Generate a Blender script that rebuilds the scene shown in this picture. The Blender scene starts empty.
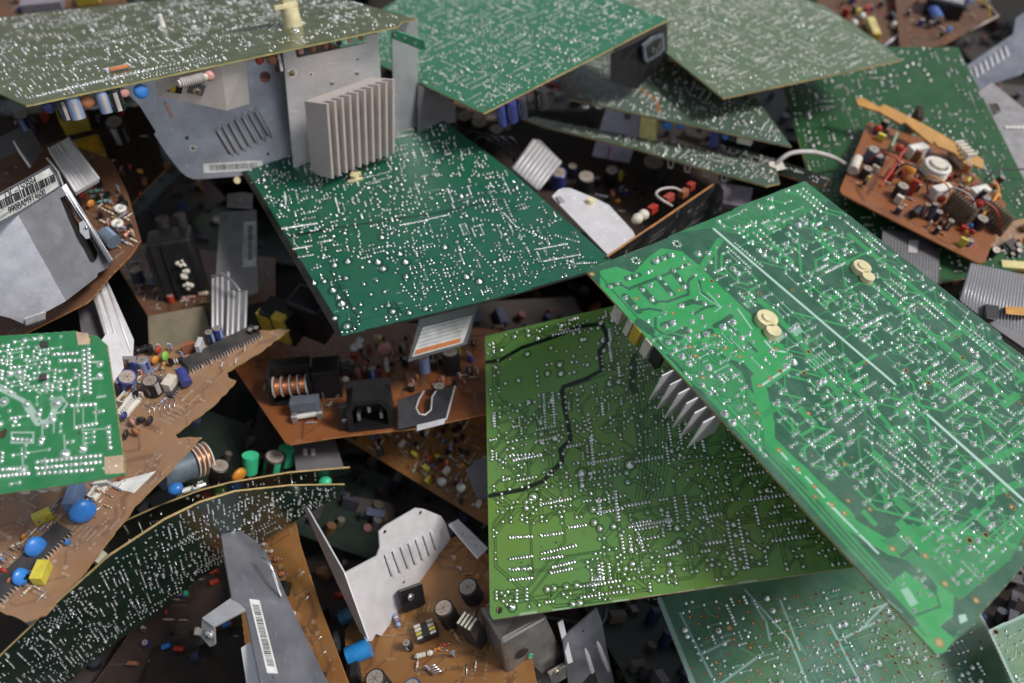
import bpy, math, random
import numpy as np
from mathutils import Matrix, Vector, geometry
S = bpy.context.scene
COL = S.collection
mm = .001
# ------------------------------------------------------------------ camera
F = 850.0; PITCH = math.radians(50); D0 = .65
RX = Vector((1, 0, 0)); FW = Vector((0, math.cos(PITCH), -math.sin(PITCH))); UP = Vector((0, math.sin(PITCH), math.cos(PITCH)))
CAM = -FW * D0
def ray(p): return RX * ((p[0] - 512) / F) - UP * ((p[1] - 341.5) / F) + FW
def W(x, y, d): return CAM + ray((x, y)) * d
cd = bpy.data.cameras.new('camera'); cam = bpy.data.objects.new('camera', cd); COL.objects.link(cam)
cam.location = CAM; cam.rotation_euler = (math.pi / 2 - PITCH, 0, 0)
cd.sensor_width = 36; cd.lens = 36 * F / 1024; cd.clip_start = .02; cd.clip_end = 60
cd.dof.use_dof = True; cd.dof.focus_distance = .60; cd.dof.aperture_fstop = 4.2
S.camera = cam
# ------------------------------------------------------------------ planes
class Plane:
    def __init__(s, P, U, N):
        s.P = P; s.N = N.normalized(); s.U = (U - s.N * U.dot(s.N)).normalized(); s.V = s.N.cross(s.U)
        s.M = Matrix(((s.U.x, s.V.x, s.N.x, P.x), (s.U.y, s.V.y, s.N.y, P.y), (s.U.z, s.V.z, s.N.z, P.z), (0, 0, 0, 1)))
    def hit(s, x, y, h=0):
        r = ray((x, y)); P = s.P + s.N * h
        return CAM + r * ((P - CAM).dot(s.N) / r.dot(s.N))
    def uv(s, x, y, h=0):
        d = s.hit(x, y, h) - s.P
        return (d.dot(s.U), d.dot(s.V))
    def uvs(s, pts, h=0): return [s.uv(x, y, h) for x, y in pts]
    def ang(s, a, b):
        p = s.uv(*a); q = s.uv(*b); return math.atan2(q[1] - p[1], q[0] - p[0])
def rectplane(p0, d0, p1, d1, p2):
    P0 = W(*p0, d0); P1 = W(*p1, d1); e = P0 - P1; r = ray(p2)
    P2 = CAM + r * ((P1 - CAM).dot(e) / r.dot(e))
    N = e.cross(P2 - P1)
    if N.dot(FW) > 0: N = -N
    return Plane(P1, e, N)
def nplane(p, d, N, pu):
    N = Vector(N).normalized(); P = W(*p, d); r = ray(pu)
    return Plane(P, CAM + r * ((P - CAM).dot(N) / r.dot(N)) - P, N)
def plane3(a, b, c):
    A, B, C_ = W(*a), W(*b), W(*c); N = (B - A).cross(C_ - A)
    if N.dot(A - CAM) > 0: N = -N
    return Plane(A, B - A, N)
# ------------------------------------------------------------------ materials
MATS = {}
def newmat(name):
    m = bpy.data.materials.new(name); m.use_nodes = True; nt = m.node_tree
    return m, nt, nt.nodes['Principled BSDF']
def nd(nt, t, **k):
    n = nt.nodes.new(t)
    for a, b in k.items():
        if a in ('operation', 'blend_type', 'data_type', 'noise_dimensions', 'attribute_name', 'feature', 'clamp_factor'): setattr(n, a, b)
        else: n.inputs[a].default_value = b
    return n
def mixc(nt, fac, a, b, bt='MIX'):
    n = nt.nodes.new('ShaderNodeMix'); n.data_type = 'RGBA'; n.blend_type = bt
    for i, v in ((0, fac), (6, a), (7, b)):
        if hasattr(v, 'links') or isinstance(v, bpy.types.NodeSocket): nt.links.new(v, n.inputs[i])
        else: n.inputs[i].default_value = v if i == 0 else (*v, 1)
    return n.outputs[2]
def ramp(nt, v, lo, hi):
    n = nt.nodes.new('ShaderNodeMapRange'); n.inputs[1].default_value = lo; n.inputs[2].default_value = hi
    nt.links.new(v, n.inputs[0]); return n.outputs[0]
def noise(nt, scale, detail=3, rough=.6, stretch=None):
    tc = nt.nodes.new('ShaderNodeTexCoord'); n = nd(nt, 'ShaderNodeTexNoise', Scale=scale, Detail=detail, Roughness=rough)
    if stretch:
        mp = nt.nodes.new('ShaderNodeMapping'); mp.inputs['Scale'].default_value = stretch
        nt.links.new(tc.outputs['Object'], mp.inputs[0]); nt.links.new(mp.outputs[0], n.inputs['Vector'])
    else: nt.links.new(tc.outputs['Object'], n.inputs['Vector'])
    return n.outputs[0]
def mul(c, k): return tuple(min(1, x * k) for x in c)
def M(name, col, rough=.5, metal=0., dust=.25, var=.25, bump=.15, scale=90, stretch=None, dustcol=(.16, .12, .09), trans=0., coat=0.):
    if name in MATS: return MATS[name]
    m, nt, b = newmat(name); L = nt.links
    n1 = noise(nt, scale, 4, .6, stretch); n2 = noise(nt, 35, 5, .65); n3 = noise(nt, 900, 2, .5)
    c = mixc(nt, ramp(nt, n1, .3, .7), mul(col, 1 - var), mul(col, 1 + var * .6))
    mu = nt.nodes.new('ShaderNodeMath'); mu.operation = 'MULTIPLY'; L.new(ramp(nt, n2, .38, .72), mu.inputs[0]); mu.inputs[1].default_value = dust
    c = mixc(nt, mu.outputs[0], c, dustcol)
    if metal > .3:
        sc = noise(nt, 30, 3, .7, (2, 60, 9)); c = mixc(nt, ramp(nt, sc, .62, .70), c, mul(col, 1.35)); sm = noise(nt, 14, 5, .7); c = mixc(nt, ramp(nt, sm, .60, .85), c, mul(col, .45))
    L.new(c, b.inputs['Base Color'])
    r = nt.nodes.new('ShaderNodeMath'); r.operation = 'MULTIPLY_ADD'; L.new(n1, r.inputs[0]); r.inputs[1].default_value = .25; r.inputs[2].default_value = max(.02, rough - .12)
    a = nt.nodes.new('ShaderNodeMath'); a.operation = 'MULTIPLY_ADD'; L.new(mu.outputs[0], a.inputs[0]); a.inputs[1].default_value = .6; L.new(r.outputs[0], a.inputs[2]); a.use_clamp = True
    L.new(a.outputs[0], b.inputs['Roughness'])
    if metal:
        k = nt.nodes.new('ShaderNodeMath'); k.operation = 'MULTIPLY_ADD'; L.new(mu.outputs[0], k.inputs[0]); k.inputs[1].default_value = -metal; k.inputs[2].default_value = metal
        L.new(k.outputs[0], b.inputs['Metallic'])
    if trans: b.inputs['Transmission Weight'].default_value = trans
    if coat: b.inputs['Coat Weight'].default_value = coat
    if bump:
        bp = nd(nt, 'ShaderNodeBump', Strength=bump, Distance=.0004)
        ad = nt.nodes.new('ShaderNodeMath'); ad.operation = 'ADD'; L.new(n1, ad.inputs[0]); L.new(n3, ad.inputs[1]); L.new(ad.outputs[0], bp.inputs['Height'])
        L.new(bp.outputs[0], b.inputs['Normal'])
    MATS[name] = m; return m
def pcbmat(name, dark, light, silk=(.55, .6, .55), hole=(.05, .025, .008), rough=.26, tint=None, tintamt=0., patch=14, dust=.15, dustcol=(.20, .17, .12), spec=.5):
    """solder mask over copper: lay.r copper, lay.g printing or tin, lay.b bare board"""
    m, nt, b = newmat(name); L = nt.links
    at = nt.nodes.new('ShaderNodeAttribute'); at.attribute_name = 'lay'
    sp = nt.nodes.new('ShaderNodeSeparateColor'); L.new(at.outputs['Color'], sp.inputs[0])
    n1 = noise(nt, patch, 4, .6); n2 = noise(nt, 160, 4, .6); n3 = noise(nt, 45, 5, .7)
    c = mixc(nt, sp.outputs[0], dark, light)
    c = mixc(nt, ramp(nt, n2, .3, .7), c, (.72, .72, .72), 'MULTIPLY') if 0 else c
    if tint:
        t = nt.nodes.new('ShaderNodeMath'); t.operation = 'MULTIPLY'; L.new(ramp(nt, n1, .35, .65), t.inputs[0]); t.inputs[1].default_value = tintamt
        c = mixc(nt, t.outputs[0], c, tint, 'MULTIPLY')
    c = mixc(nt, sp.outputs[1], c, silk)
    c = mixc(nt, sp.outputs[2], c, hole)
    mu = nt.nodes.new('ShaderNodeMath'); mu.operation = 'MULTIPLY'; L.new(ramp(nt, n3, .4, .75), mu.inputs[0]); mu.inputs[1].default_value = dust
    c = mixc(nt, mu.outputs[0], c, dustcol)
    sc = noise(nt, 22, 3, .7, (3, 70, 9)); sk = nt.nodes.new('ShaderNodeMath'); sk.operation = 'MULTIPLY'; L.new(ramp(nt, sc, .66, .72), sk.inputs[0]); sk.inputs[1].default_value = .22; c = mixc(nt, sk.outputs[0], c, mul(dustcol, 1.6))
    st = noise(nt, 30, 6, .75); sk = nt.nodes.new('ShaderNodeMath'); sk.operation = 'MULTIPLY'; L.new(ramp(nt, st, .58, .78), sk.inputs[0]); sk.inputs[1].default_value = .5; c = mixc(nt, sk.outputs[0], c, mul(dark, .7))
    L.new(c, b.inputs['Base Color'])
    a = nt.nodes.new('ShaderNodeMath'); a.operation = 'MULTIPLY_ADD'; L.new(n3, a.inputs[0]); a.inputs[1].default_value = .3; a.inputs[2].default_value = rough - .1
    L.new(a.outputs[0], b.inputs['Roughness']); b.inputs['Specular IOR Level'].default_value = spec
    ad = nt.nodes.new('ShaderNodeMath'); ad.operation = 'MULTIPLY_ADD'; L.new(n2, ad.inputs[0]); ad.inputs[1].default_value = .35; L.new(sp.outputs[0], ad.inputs[2])
    bp = nd(nt, 'ShaderNodeBump', Strength=.5, Distance=.00012); L.new(ad.outputs[0], bp.inputs['Height']); L.new(bp.outputs[0], b.inputs['Normal'])
    MATS[name] = m; return m
ALU = M('aluminium', (.54, .54, .56), .40, .75, dust=.2, var=.12, bump=.12, scale=60)
ALUB = M('brushed aluminium', (.54, .54, .57), .36, .85, dust=.15, var=.06, bump=.1, scale=50, stretch=(1, 14, 1))
FINM = M('warm aluminium', (.70, .62, .58), .5, .3, dust=.08, var=.06, bump=.06)
WALU = M('chalky aluminium', (.66, .64, .645), .5, .35, dust=.12, var=.08, bump=.08)
STEEL = M('galvanised steel', (.36, .365, .41), .30, .8, dust=.2, var=.22, bump=.12, scale=40)
DSTEEL = M('dull steel', (.17, .17, .185), .48, .7, dust=.3, var=.2, bump=.15, scale=40)
TIN = M('solder tin', (.86, .84, .82), .26, .95, dust=.12, var=.45, bump=.25, scale=170)
TIND = M('dull solder', (.55, .54, .51), .30, .9, dust=.25, var=.4, bump=.25, scale=170)
TOPAL = M('capacitor top', (.42, .36, .31), .5, .5, dust=.6, var=.1, dustcol=(.26, .18, .13))
BLK = M('black plastic', (.009, .009, .011), .36, dust=.25, var=.2, dustcol=(.04, .032, .026))
FER = M('ferrite', (.018, .017, .018), .5, dust=.4, var=.2, dustcol=(.06, .045, .038))
CHIP = M('chip resin', (.03, .03, .032), .5, dust=.55, var=.2, dustcol=(.11, .085, .07))
BLUE = M('capacitor blue', (.035, .045, .20), .3, dust=.15, dustcol=(.1, .09, .1))
LBLUE = M('pale sleeve blue', (.22, .30, .48), .35, dust=.2)
NAVY = M('dark sleeve', (.02, .025, .05), .3, dust=.25)
CYAN = M('lacquer blue', (.03, .20, .60), .3, dust=.12, bump=.1)
YEL = M('yellow tape', (.50, .36, .04), .35, dust=.2)
PYEL = M('pale yellow', (.62, .52, .20), .45, dust=.2)
LEMON = M('lemon plastic', (.60, .52, .06), .4, dust=.15)
ORA = M('orange lacquer', (.65, .25, .03), .3, dust=.12)
RED = M('red lacquer', (.38, .03, .015), .35, dust=.2)
MINT = M('mint green', (.04, .50, .25), .35, dust=.1)
LIME = M('lime plastic', (.25, .60, .08), .4, dust=.1)
WHT = M('white plastic', (.70, .68, .62), .45, dust=.18)
NYL = M('nylon', (.66, .58, .34), .42, dust=.1, bump=.05)
CREAM = M('cream ceramic', (.62, .57, .47), .55, dust=.25)
PINK = M('pink lacquer', (.60, .28, .24), .4, dust=.3)
GREY = M('grey box plastic', (.10, .115, .15), .5, dust=.2, dustcol=(.16, .14, .12))
COP = M('copper wire', (.80, .33, .16), .3, .9, dust=.08)
PAPER = M('label paper', (.68, .68, .66), .6, dust=.18, bump=.04)
INK = M('label ink', (.03, .03, .035), .6, dust=.1, bump=0)
INKO = M('orange ink', (.60, .20, .07), .6, dust=.1, bump=0)
INKP = M('pink ink', (.60, .12, .35), .6, dust=.1, bump=0)
DARK = M('deep black', (.006, .006, .006), .8, dust=.1, bump=0)
EDGE = M('board edge fibre', (.42, .30, .12), .6, dust=.2)
EDGEG = M('pale board edge', (.34, .36, .20), .6, dust=.2)
EDGEB = M('brown board edge', (.40, .17, .05), .6, dust=.2)
GLASS = M('fuse glass', (.75, .75, .72), .1, dust=.1, trans=.7)
WGREY = M('grey wire', (.42, .38, .36), .5, dust=.2)
# ------------------------------------------------------------------ mesh building
def link(o, parent=None):
    COL.objects.link(o)
    if parent is not None: o.parent = parent
    return o
class MB:
    def __init__(s, Mx=None): s.v = []; s.f = []; s.m = []; s.sm = []; s.M = Mx or Matrix.Identity(4); s.mats = []
    def mi(s, mt):
        if mt not in s.mats: s.mats.append(mt)
        return s.mats.index(mt)
    def add(s, vs, fs, mt, smooth=False, X=None):
        n = len(s.v); T = s.M @ X if X is not None else s.M
        s.v += [T @ Vector(p) for p in vs]; k = s.mi(mt)
        for f in fs: s.f.append([i + n for i in f]); s.m.append(k); s.sm.append(smooth)
        return s
    def box(s, c, d, mt, rz=0, X=None, top=1.):
        x, y, z = d[0] / 2, d[1] / 2, d[2] / 2; vs = []
        R = Matrix.Translation(c) @ Matrix.Rotation(rz, 4, 'Z')
        if X is not None: R = X @ R
        for zz, t in ((-z, 1), (z, top)):
            vs += [(-x * t, -y * t, zz), (x * t, -y * t, zz), (x * t, y * t, zz), (-x * t, y * t, zz)]
        return s.add(vs, [(3, 2, 1, 0), (4, 5, 6, 7), (0, 1, 5, 4), (1, 2, 6, 5), (2, 3, 7, 6), (3, 0, 4, 7)], mt, X=R)
    def cyl(s, a, b, r0, mt, r1=None, seg=14, cap=None, smooth=True):
        a = Vector(a); b = Vector(b); r1 = r0 if r1 is None else r1; z = (b - a).normalized()
        x = z.orthogonal().normalized(); y = z.cross(x); vs = []
        for P, r in ((a, r0), (b, r1)):
            for k in range(seg):
                t = 2 * math.pi * k / seg; vs.append(P + x * math.cos(t) * r + y * math.sin(t) * r)
        s.add(vs, [(k, (k + 1) % seg, seg + (k + 1) % seg, seg + k) for k in range(seg)], mt, smooth)
        s.add(vs[:seg], [tuple(range(seg))[::-1]], mt); s.add(vs[seg:], [tuple(range(seg))], cap or mt)
        return s
    def tube(s, pts, r, mt, seg=8):
        pts = [Vector(p) for p in pts]; n = len(pts); vs = []; x = None
        for i, p in enumerate(pts):
            t = (pts[min(i + 1, n - 1)] - pts[max(i - 1, 0)]).normalized()
            x = t.orthogonal().normalized() if x is None else (x - t * x.dot(t)).normalized()
            y = t.cross(x)
            for k in range(seg):
                q = 2 * math.pi * k / seg; vs.append(p + x * math.cos(q) * r + y * math.sin(q) * r)
        fs = [(i * seg + k, i * seg + (k + 1) % seg, (i + 1) * seg + (k + 1) % seg, (i + 1) * seg + k) for i in range(n - 1) for k in range(seg)]
        fs += [tuple(range(seg))[::-1], tuple(range((n - 1) * seg, n * seg))]
        return s.add(vs, fs, mt, True)
    def ball(s, c, r, mt, seg=14, rings=8, X=None, zmin=-1):
        vs = []; fs = []
        for i in range(rings + 1):
            t = math.pi * i / rings; z = math.cos(t); z = max(z, zmin); q = math.sin(t)
            for k in range(seg):
                a = 2 * math.pi * k / seg; w = 1 + .07 * q * math.sin(3 * a + 900 * c[0] + 2) * math.cos(2 * t + 1) + .05 * q * math.sin(2 * a + r[0] * 4000)
                vs.append((c[0] + r[0] * q * w * math.cos(a), c[1] + r[1] * q * w * math.sin(a), c[2] + r[2] * z))
        for i in range(rings):
            for k in range(seg): fs.append((i * seg + k, (i + 1) * seg + k, (i + 1) * seg + (k + 1) % seg, i * seg + (k + 1) % seg))
        return s.add(vs, fs, mt, True, X)
    def prism(s, poly, z0, z1, mt, holes=(), side=None, X=None):
        loops = [[Vector((p[0], p[1], 0)) for p in poly]] + [[Vector((p[0], p[1], 0)) for p in h] for h in holes]
        flat = [p for l in loops for p in l]; n = len(flat)
        tri = geometry.tessellate_polygon(loops)
        vs = [(p.x, p.y, z1) for p in flat] + [(p.x, p.y, z0) for p in flat]
        up = []
        for t in tri:
            a, b, c = (flat[i] for i in t)
            if (b - a).cross(c - a).z < 0: t = t[::-1]
            up.append(tuple(t))
        s.add(vs, up + [tuple(i + n for i in t[::-1]) for t in up], mt, X=X)
        sd = []; o = 0
        for li, l in enumerate(loops):
            m_ = len(l); area = sum(l[i].x * l[(i + 1) % m_].y - l[(i + 1) % m_].x * l[i].y for i in range(m_))
            ccw = (area > 0) == (li == 0)
            for i in range(m_):
                a, b = o + i, o + (i + 1) % m_
                sd.append((a, a + n, b + n, b) if ccw else (b, b + n, a + n, a))
            o += m_
        s.add(vs, sd, side or mt, X=X)
        return s
    def torus(s, c, R, r, mt, ax='Z', seg=20, sg=8, arc=1., X=None):
        vs = []; fs = []; n = seg if arc < 1 else seg
        for i in range(seg + (1 if arc < 1 else 0)):
            a = 2 * math.pi * arc * i / seg
            for k in range(sg):
                b = 2 * math.pi * k / sg; p = ((R + r * math.cos(b)) * math.cos(a), (R + r * math.cos(b)) * math.sin(a), r * math.sin(b))
                if ax == 'X': p = (p[2], p[0], p[1])
                if ax == 'Y': p = (p[0], p[2], p[1])
                vs.append((p[0] + c[0], p[1] + c[1], p[2] + c[2]))
        tot = len(vs) // sg
        for i in range(seg):
            for k in range(sg): fs.append((i * sg + k, ((i + 1) % tot) * sg + k, ((i + 1) % tot) * sg + (k + 1) % sg, i * sg + (k + 1) % sg))
        return s.add(vs, fs, mt, True, X)
    def build(s, name, parent=None, bevel=0, label=None):
        me = bpy.data.meshes.new(name)
        top = parent
        while top is not None and top.parent is not None: top = top.parent
        inv = ROOTM[top.name].inverted() if top is not None else Matrix.Identity(4)
        me.from_pydata([tuple(inv @ p) for p in s.v], [], s.f)
        for m_ in s.mats: me.materials.append(m_)
        me.polygons.foreach_set('material_index', s.m); me.polygons.foreach_set('use_smooth', s.sm)
        me.update()
        o = link(bpy.data.objects.new(name, me), parent)
        if bevel:
            b = o.modifiers.new('bevel', 'BEVEL'); b.width = bevel; b.segments = 2; b.limit_method = 'ANGLE'; b.angle_limit = math.radians(40)
        if label: o['label'] = label
        return o
ROOTM = {}
def thing(name, label, cat, Mx, group=None):
    o = bpy.data.objects.new(name, None); o.empty_display_size = .01; COL.objects.link(o)
    o.matrix_world = Mx; ROOTM[o.name] = Mx.copy(); o['label'] = label; o['category'] = cat
    if group: o['group'] = group
    return o
def PM(pl, x=0, y=0, ang=0, h=0, side=1, dx=None):
    """matrix on a plane at the pixel x, y; ang degrees, or dx = a second pixel towards local +x"""
    u, v = pl.uv(x, y, h)
    a = pl.ang((x, y), dx) if dx else math.radians(ang)
    m = pl.M @ Matrix.Translation((u, v, h)) @ Matrix.Rotation(a, 4, 'Z')
    if side < 0: m = m @ Matrix.Rotation(math.pi, 4, 'X')
    return m
# ------------------------------------------------------------------ raster of board artwork
class Ras:
    def __init__(s, poly, h):
        P = np.array(poly); s.lo = P.min(0) - h; s.hi = P.max(0) + h; s.h = h; s.poly = poly
        s.nx, s.ny = (np.ceil((s.hi - s.lo) / h)).astype(int) + 1
        s.a = np.zeros((3, s.ny, s.nx), np.float32)
        s.X = s.lo[0] + np.arange(s.nx) * h; s.Y = s.lo[1] + np.arange(s.ny) * h
    def win(s, x0, y0, x1, y1):
        i0 = max(0, int((x0 - s.lo[0]) / s.h)); i1 = min(s.nx, int((x1 - s.lo[0]) / s.h) + 2)
        j0 = max(0, int((y0 - s.lo[1]) / s.h)); j1 = min(s.ny, int((y1 - s.lo[1]) / s.h) + 2)
        return (slice(j0, max(j0, j1)), slice(i0, max(i0, i1)))
    def blend(s, ch, w, al, val):
        a = s.a[ch][w]; s.a[ch][w] = a + (val - a) * al
    def seg(s, p, q, wd, ch=0, val=1.):
        m_ = wd / 2 + s.h; w = s.win(min(p[0], q[0]) - m_, min(p[1], q[1]) - m_, max(p[0], q[0]) + m_, max(p[1], q[1]) + m_)
        X = s.X[w[1]][None, :]; Y = s.Y[w[0]][:, None]
        if X.size == 0 or Y.size == 0: return
        dx, dy = q[0] - p[0], q[1] - p[1]; L = dx * dx + dy * dy
        t = np.clip(((X - p[0]) * dx + (Y - p[1]) * dy) / L, 0, 1) if L > 1e-12 else 0
        d = np.hypot(X - p[0] - t * dx, Y - p[1] - t * dy)
        s.blend(ch, w, np.clip(.5 + (wd / 2 - d) / s.h, 0, 1), val)
    def line(s, pts, wd, ch=0, val=1.):
        for i in range(len(pts) - 1): s.seg(pts[i], pts[i + 1], wd, ch, val)
    def disc(s, p, r, ch=0, val=1.): s.seg(p, p, 2 * r, ch, val)
    def fill(s, poly, ch=0, val=1.):
        s.blend(ch, (slice(0, s.ny), slice(0, s.nx)), inside(poly, s.X[None, :], s.Y[:, None]).astype(np.float32), val)
def inside(poly, X, Y):
    r = np.zeros(np.broadcast(X, Y).shape, bool); n = len(poly)
    for i in range(n):
        x0, y0 = poly[i]; x1, y1 = poly[(i + 1) % n]
        if y0 == y1: continue
        c = ((Y > y0) != (Y > y1)) & (X < (x1 - x0) * (Y - y0) / (y1 - y0) + x0); r ^= c
    return r
def sheet_mesh(R, name, mt, parent, z, holes=()):
    X, Y = np.meshgrid(R.X, R.Y); nx, ny = R.nx, R.ny
    cx = X[:-1, :-1] + R.h / 2; cy = Y[:-1, :-1] + R.h / 2
    keep = inside(R.poly, cx, cy)
    for (hx, hy, hr) in holes: keep &= np.hypot(cx - hx, cy - hy) > hr
    J, I = np.nonzero(keep); b = J * nx + I
    F_ = np.stack([b, b + 1, b + 1 + nx, b + nx], 1)
    used = np.unique(F_); remap = np.zeros(nx * ny, np.int64); remap[used] = np.arange(len(used)); F_ = remap[F_]
    V = np.zeros((len(used), 3), np.float32); V[:, 0] = X.ravel()[used]; V[:, 1] = Y.ravel()[used]; V[:, 2] = z
    me = bpy.data.meshes.new(name); npoly = len(F_)
    me.vertices.add(len(V)); me.vertices.foreach_set('co', V.ravel())
    me.loops.add(npoly * 4); me.loops.foreach_set('vertex_index', F_.ravel().astype(np.int32))
    me.polygons.add(npoly); me.polygons.foreach_set('loop_start', np.arange(0, npoly * 4, 4, dtype=np.int32))
    me.update(calc_edges=True)
    at = me.color_attributes.new('lay', 'FLOAT_COLOR', 'POINT')
    C4 = np.ones((len(V), 4), np.float32); C4[:, :3] = R.a.reshape(3, -1).T[used]
    at.data.foreach_set('color', C4.ravel())
    me.materials.append(mt); me.validate()
    return link(bpy.data.objects.new(name, me), parent)
def rag(poly, amp=.7, step=5, seed=1):
    rg_ = random.Random(seed); out = []
    for i in range(len(poly)):
        (x0, y0), (x1, y1) = poly[i], poly[(i + 1) % len(poly)]; n = max(1, int(math.hypot(x1 - x0, y1 - y0) / step))
        for k in range(n): out.append((x0 + (x1 - x0) * k / n + rg_.uniform(-amp, amp), y0 + (y1 - y0) * k / n + rg_.uniform(-amp, amp)))
    return out
# joints: x, y, r, el (elongation), ea (its angle), lead
def joints_mesh(J, parent, mt, z, rng, name='solder_joints', lead=.0012, leadmul=1.):
    if not J: return
    seg = 8; prof = [(1.05, 0), (.9, .28), (.6, .55), (.34, .75)]
    A = np.arange(seg) * 2 * np.pi / seg; T = []
    for r, h in prof: T += [(r * np.cos(a), r * np.sin(a), h, 0) for a in A]
    T += [(.26 * np.cos(a), .26 * np.sin(a), .8, 1) for a in A]; T += [(0, 0, .82, 1.15)]
    T = np.array(T); nr = 5; fs = []
    for i in range(nr - 1):
        for k in range(seg): fs.append((i * seg + k, i * seg + (k + 1) % seg, (i + 1) * seg + (k + 1) % seg, (i + 1) * seg + k))
    nq = len(fs); tr = [((nr - 1) * seg + k, (nr - 1) * seg + (k + 1) % seg, nr * seg) for k in range(seg)]
    n = len(J); nv = len(T); V = np.zeros((n, nv, 3), np.float32)
    for i, (x, y, r, el, ea, ld) in enumerate(J):
        s_ = r * rng.uniform(.85, 1.15); ex = s_ * el; c, q = math.cos(ea), math.sin(ea)
        px = T[:, 0] * ex; py = T[:, 1] * s_; lean = (rng.uniform(-.45, .45), rng.uniform(-.45, .45))
        hz = T[:, 2] * s_ * rng.uniform(.7, 1.05) + T[:, 3] * lead * leadmul * ld * rng.uniform(.3, 1.2)
        px = px + (T[:, 2] * s_ * .3 + T[:, 3] * lead) * lean[0]; py = py + (T[:, 2] * s_ * .3 + T[:, 3] * lead) * lean[1]
        V[i, :, 0] = x + px * c - py * q; V[i, :, 1] = y + px * q + py * c; V[i, :, 2] = z + hz
    off = (np.arange(n) * nv)[:, None, None]
    Q = (np.array(fs)[None] + off).reshape(-1, 4); T3 = (np.array(tr)[None] + off).reshape(-1, 3)
    me = bpy.data.meshes.new(name); me.vertices.add(n * nv); me.vertices.foreach_set('co', V.ravel())
    lp = np.concatenate([Q.ravel(), T3.ravel()]).astype(np.int32); me.loops.add(len(lp)); me.loops.foreach_set('vertex_index', lp)
    st = np.concatenate([np.arange(len(Q)) * 4, len(Q) * 4 + np.arange(len(T3)) * 3]).astype(np.int32)
    me.polygons.add(len(st)); me.polygons.foreach_set('loop_start', st)
    me.update(calc_edges=True); me.polygons.foreach_set('use_smooth', np.ones(len(st), bool)); me.materials.append(mt); me.validate()
    o = link(bpy.data.objects.new(name, me), parent); o['kind'] = 'stuff'; return o
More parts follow.
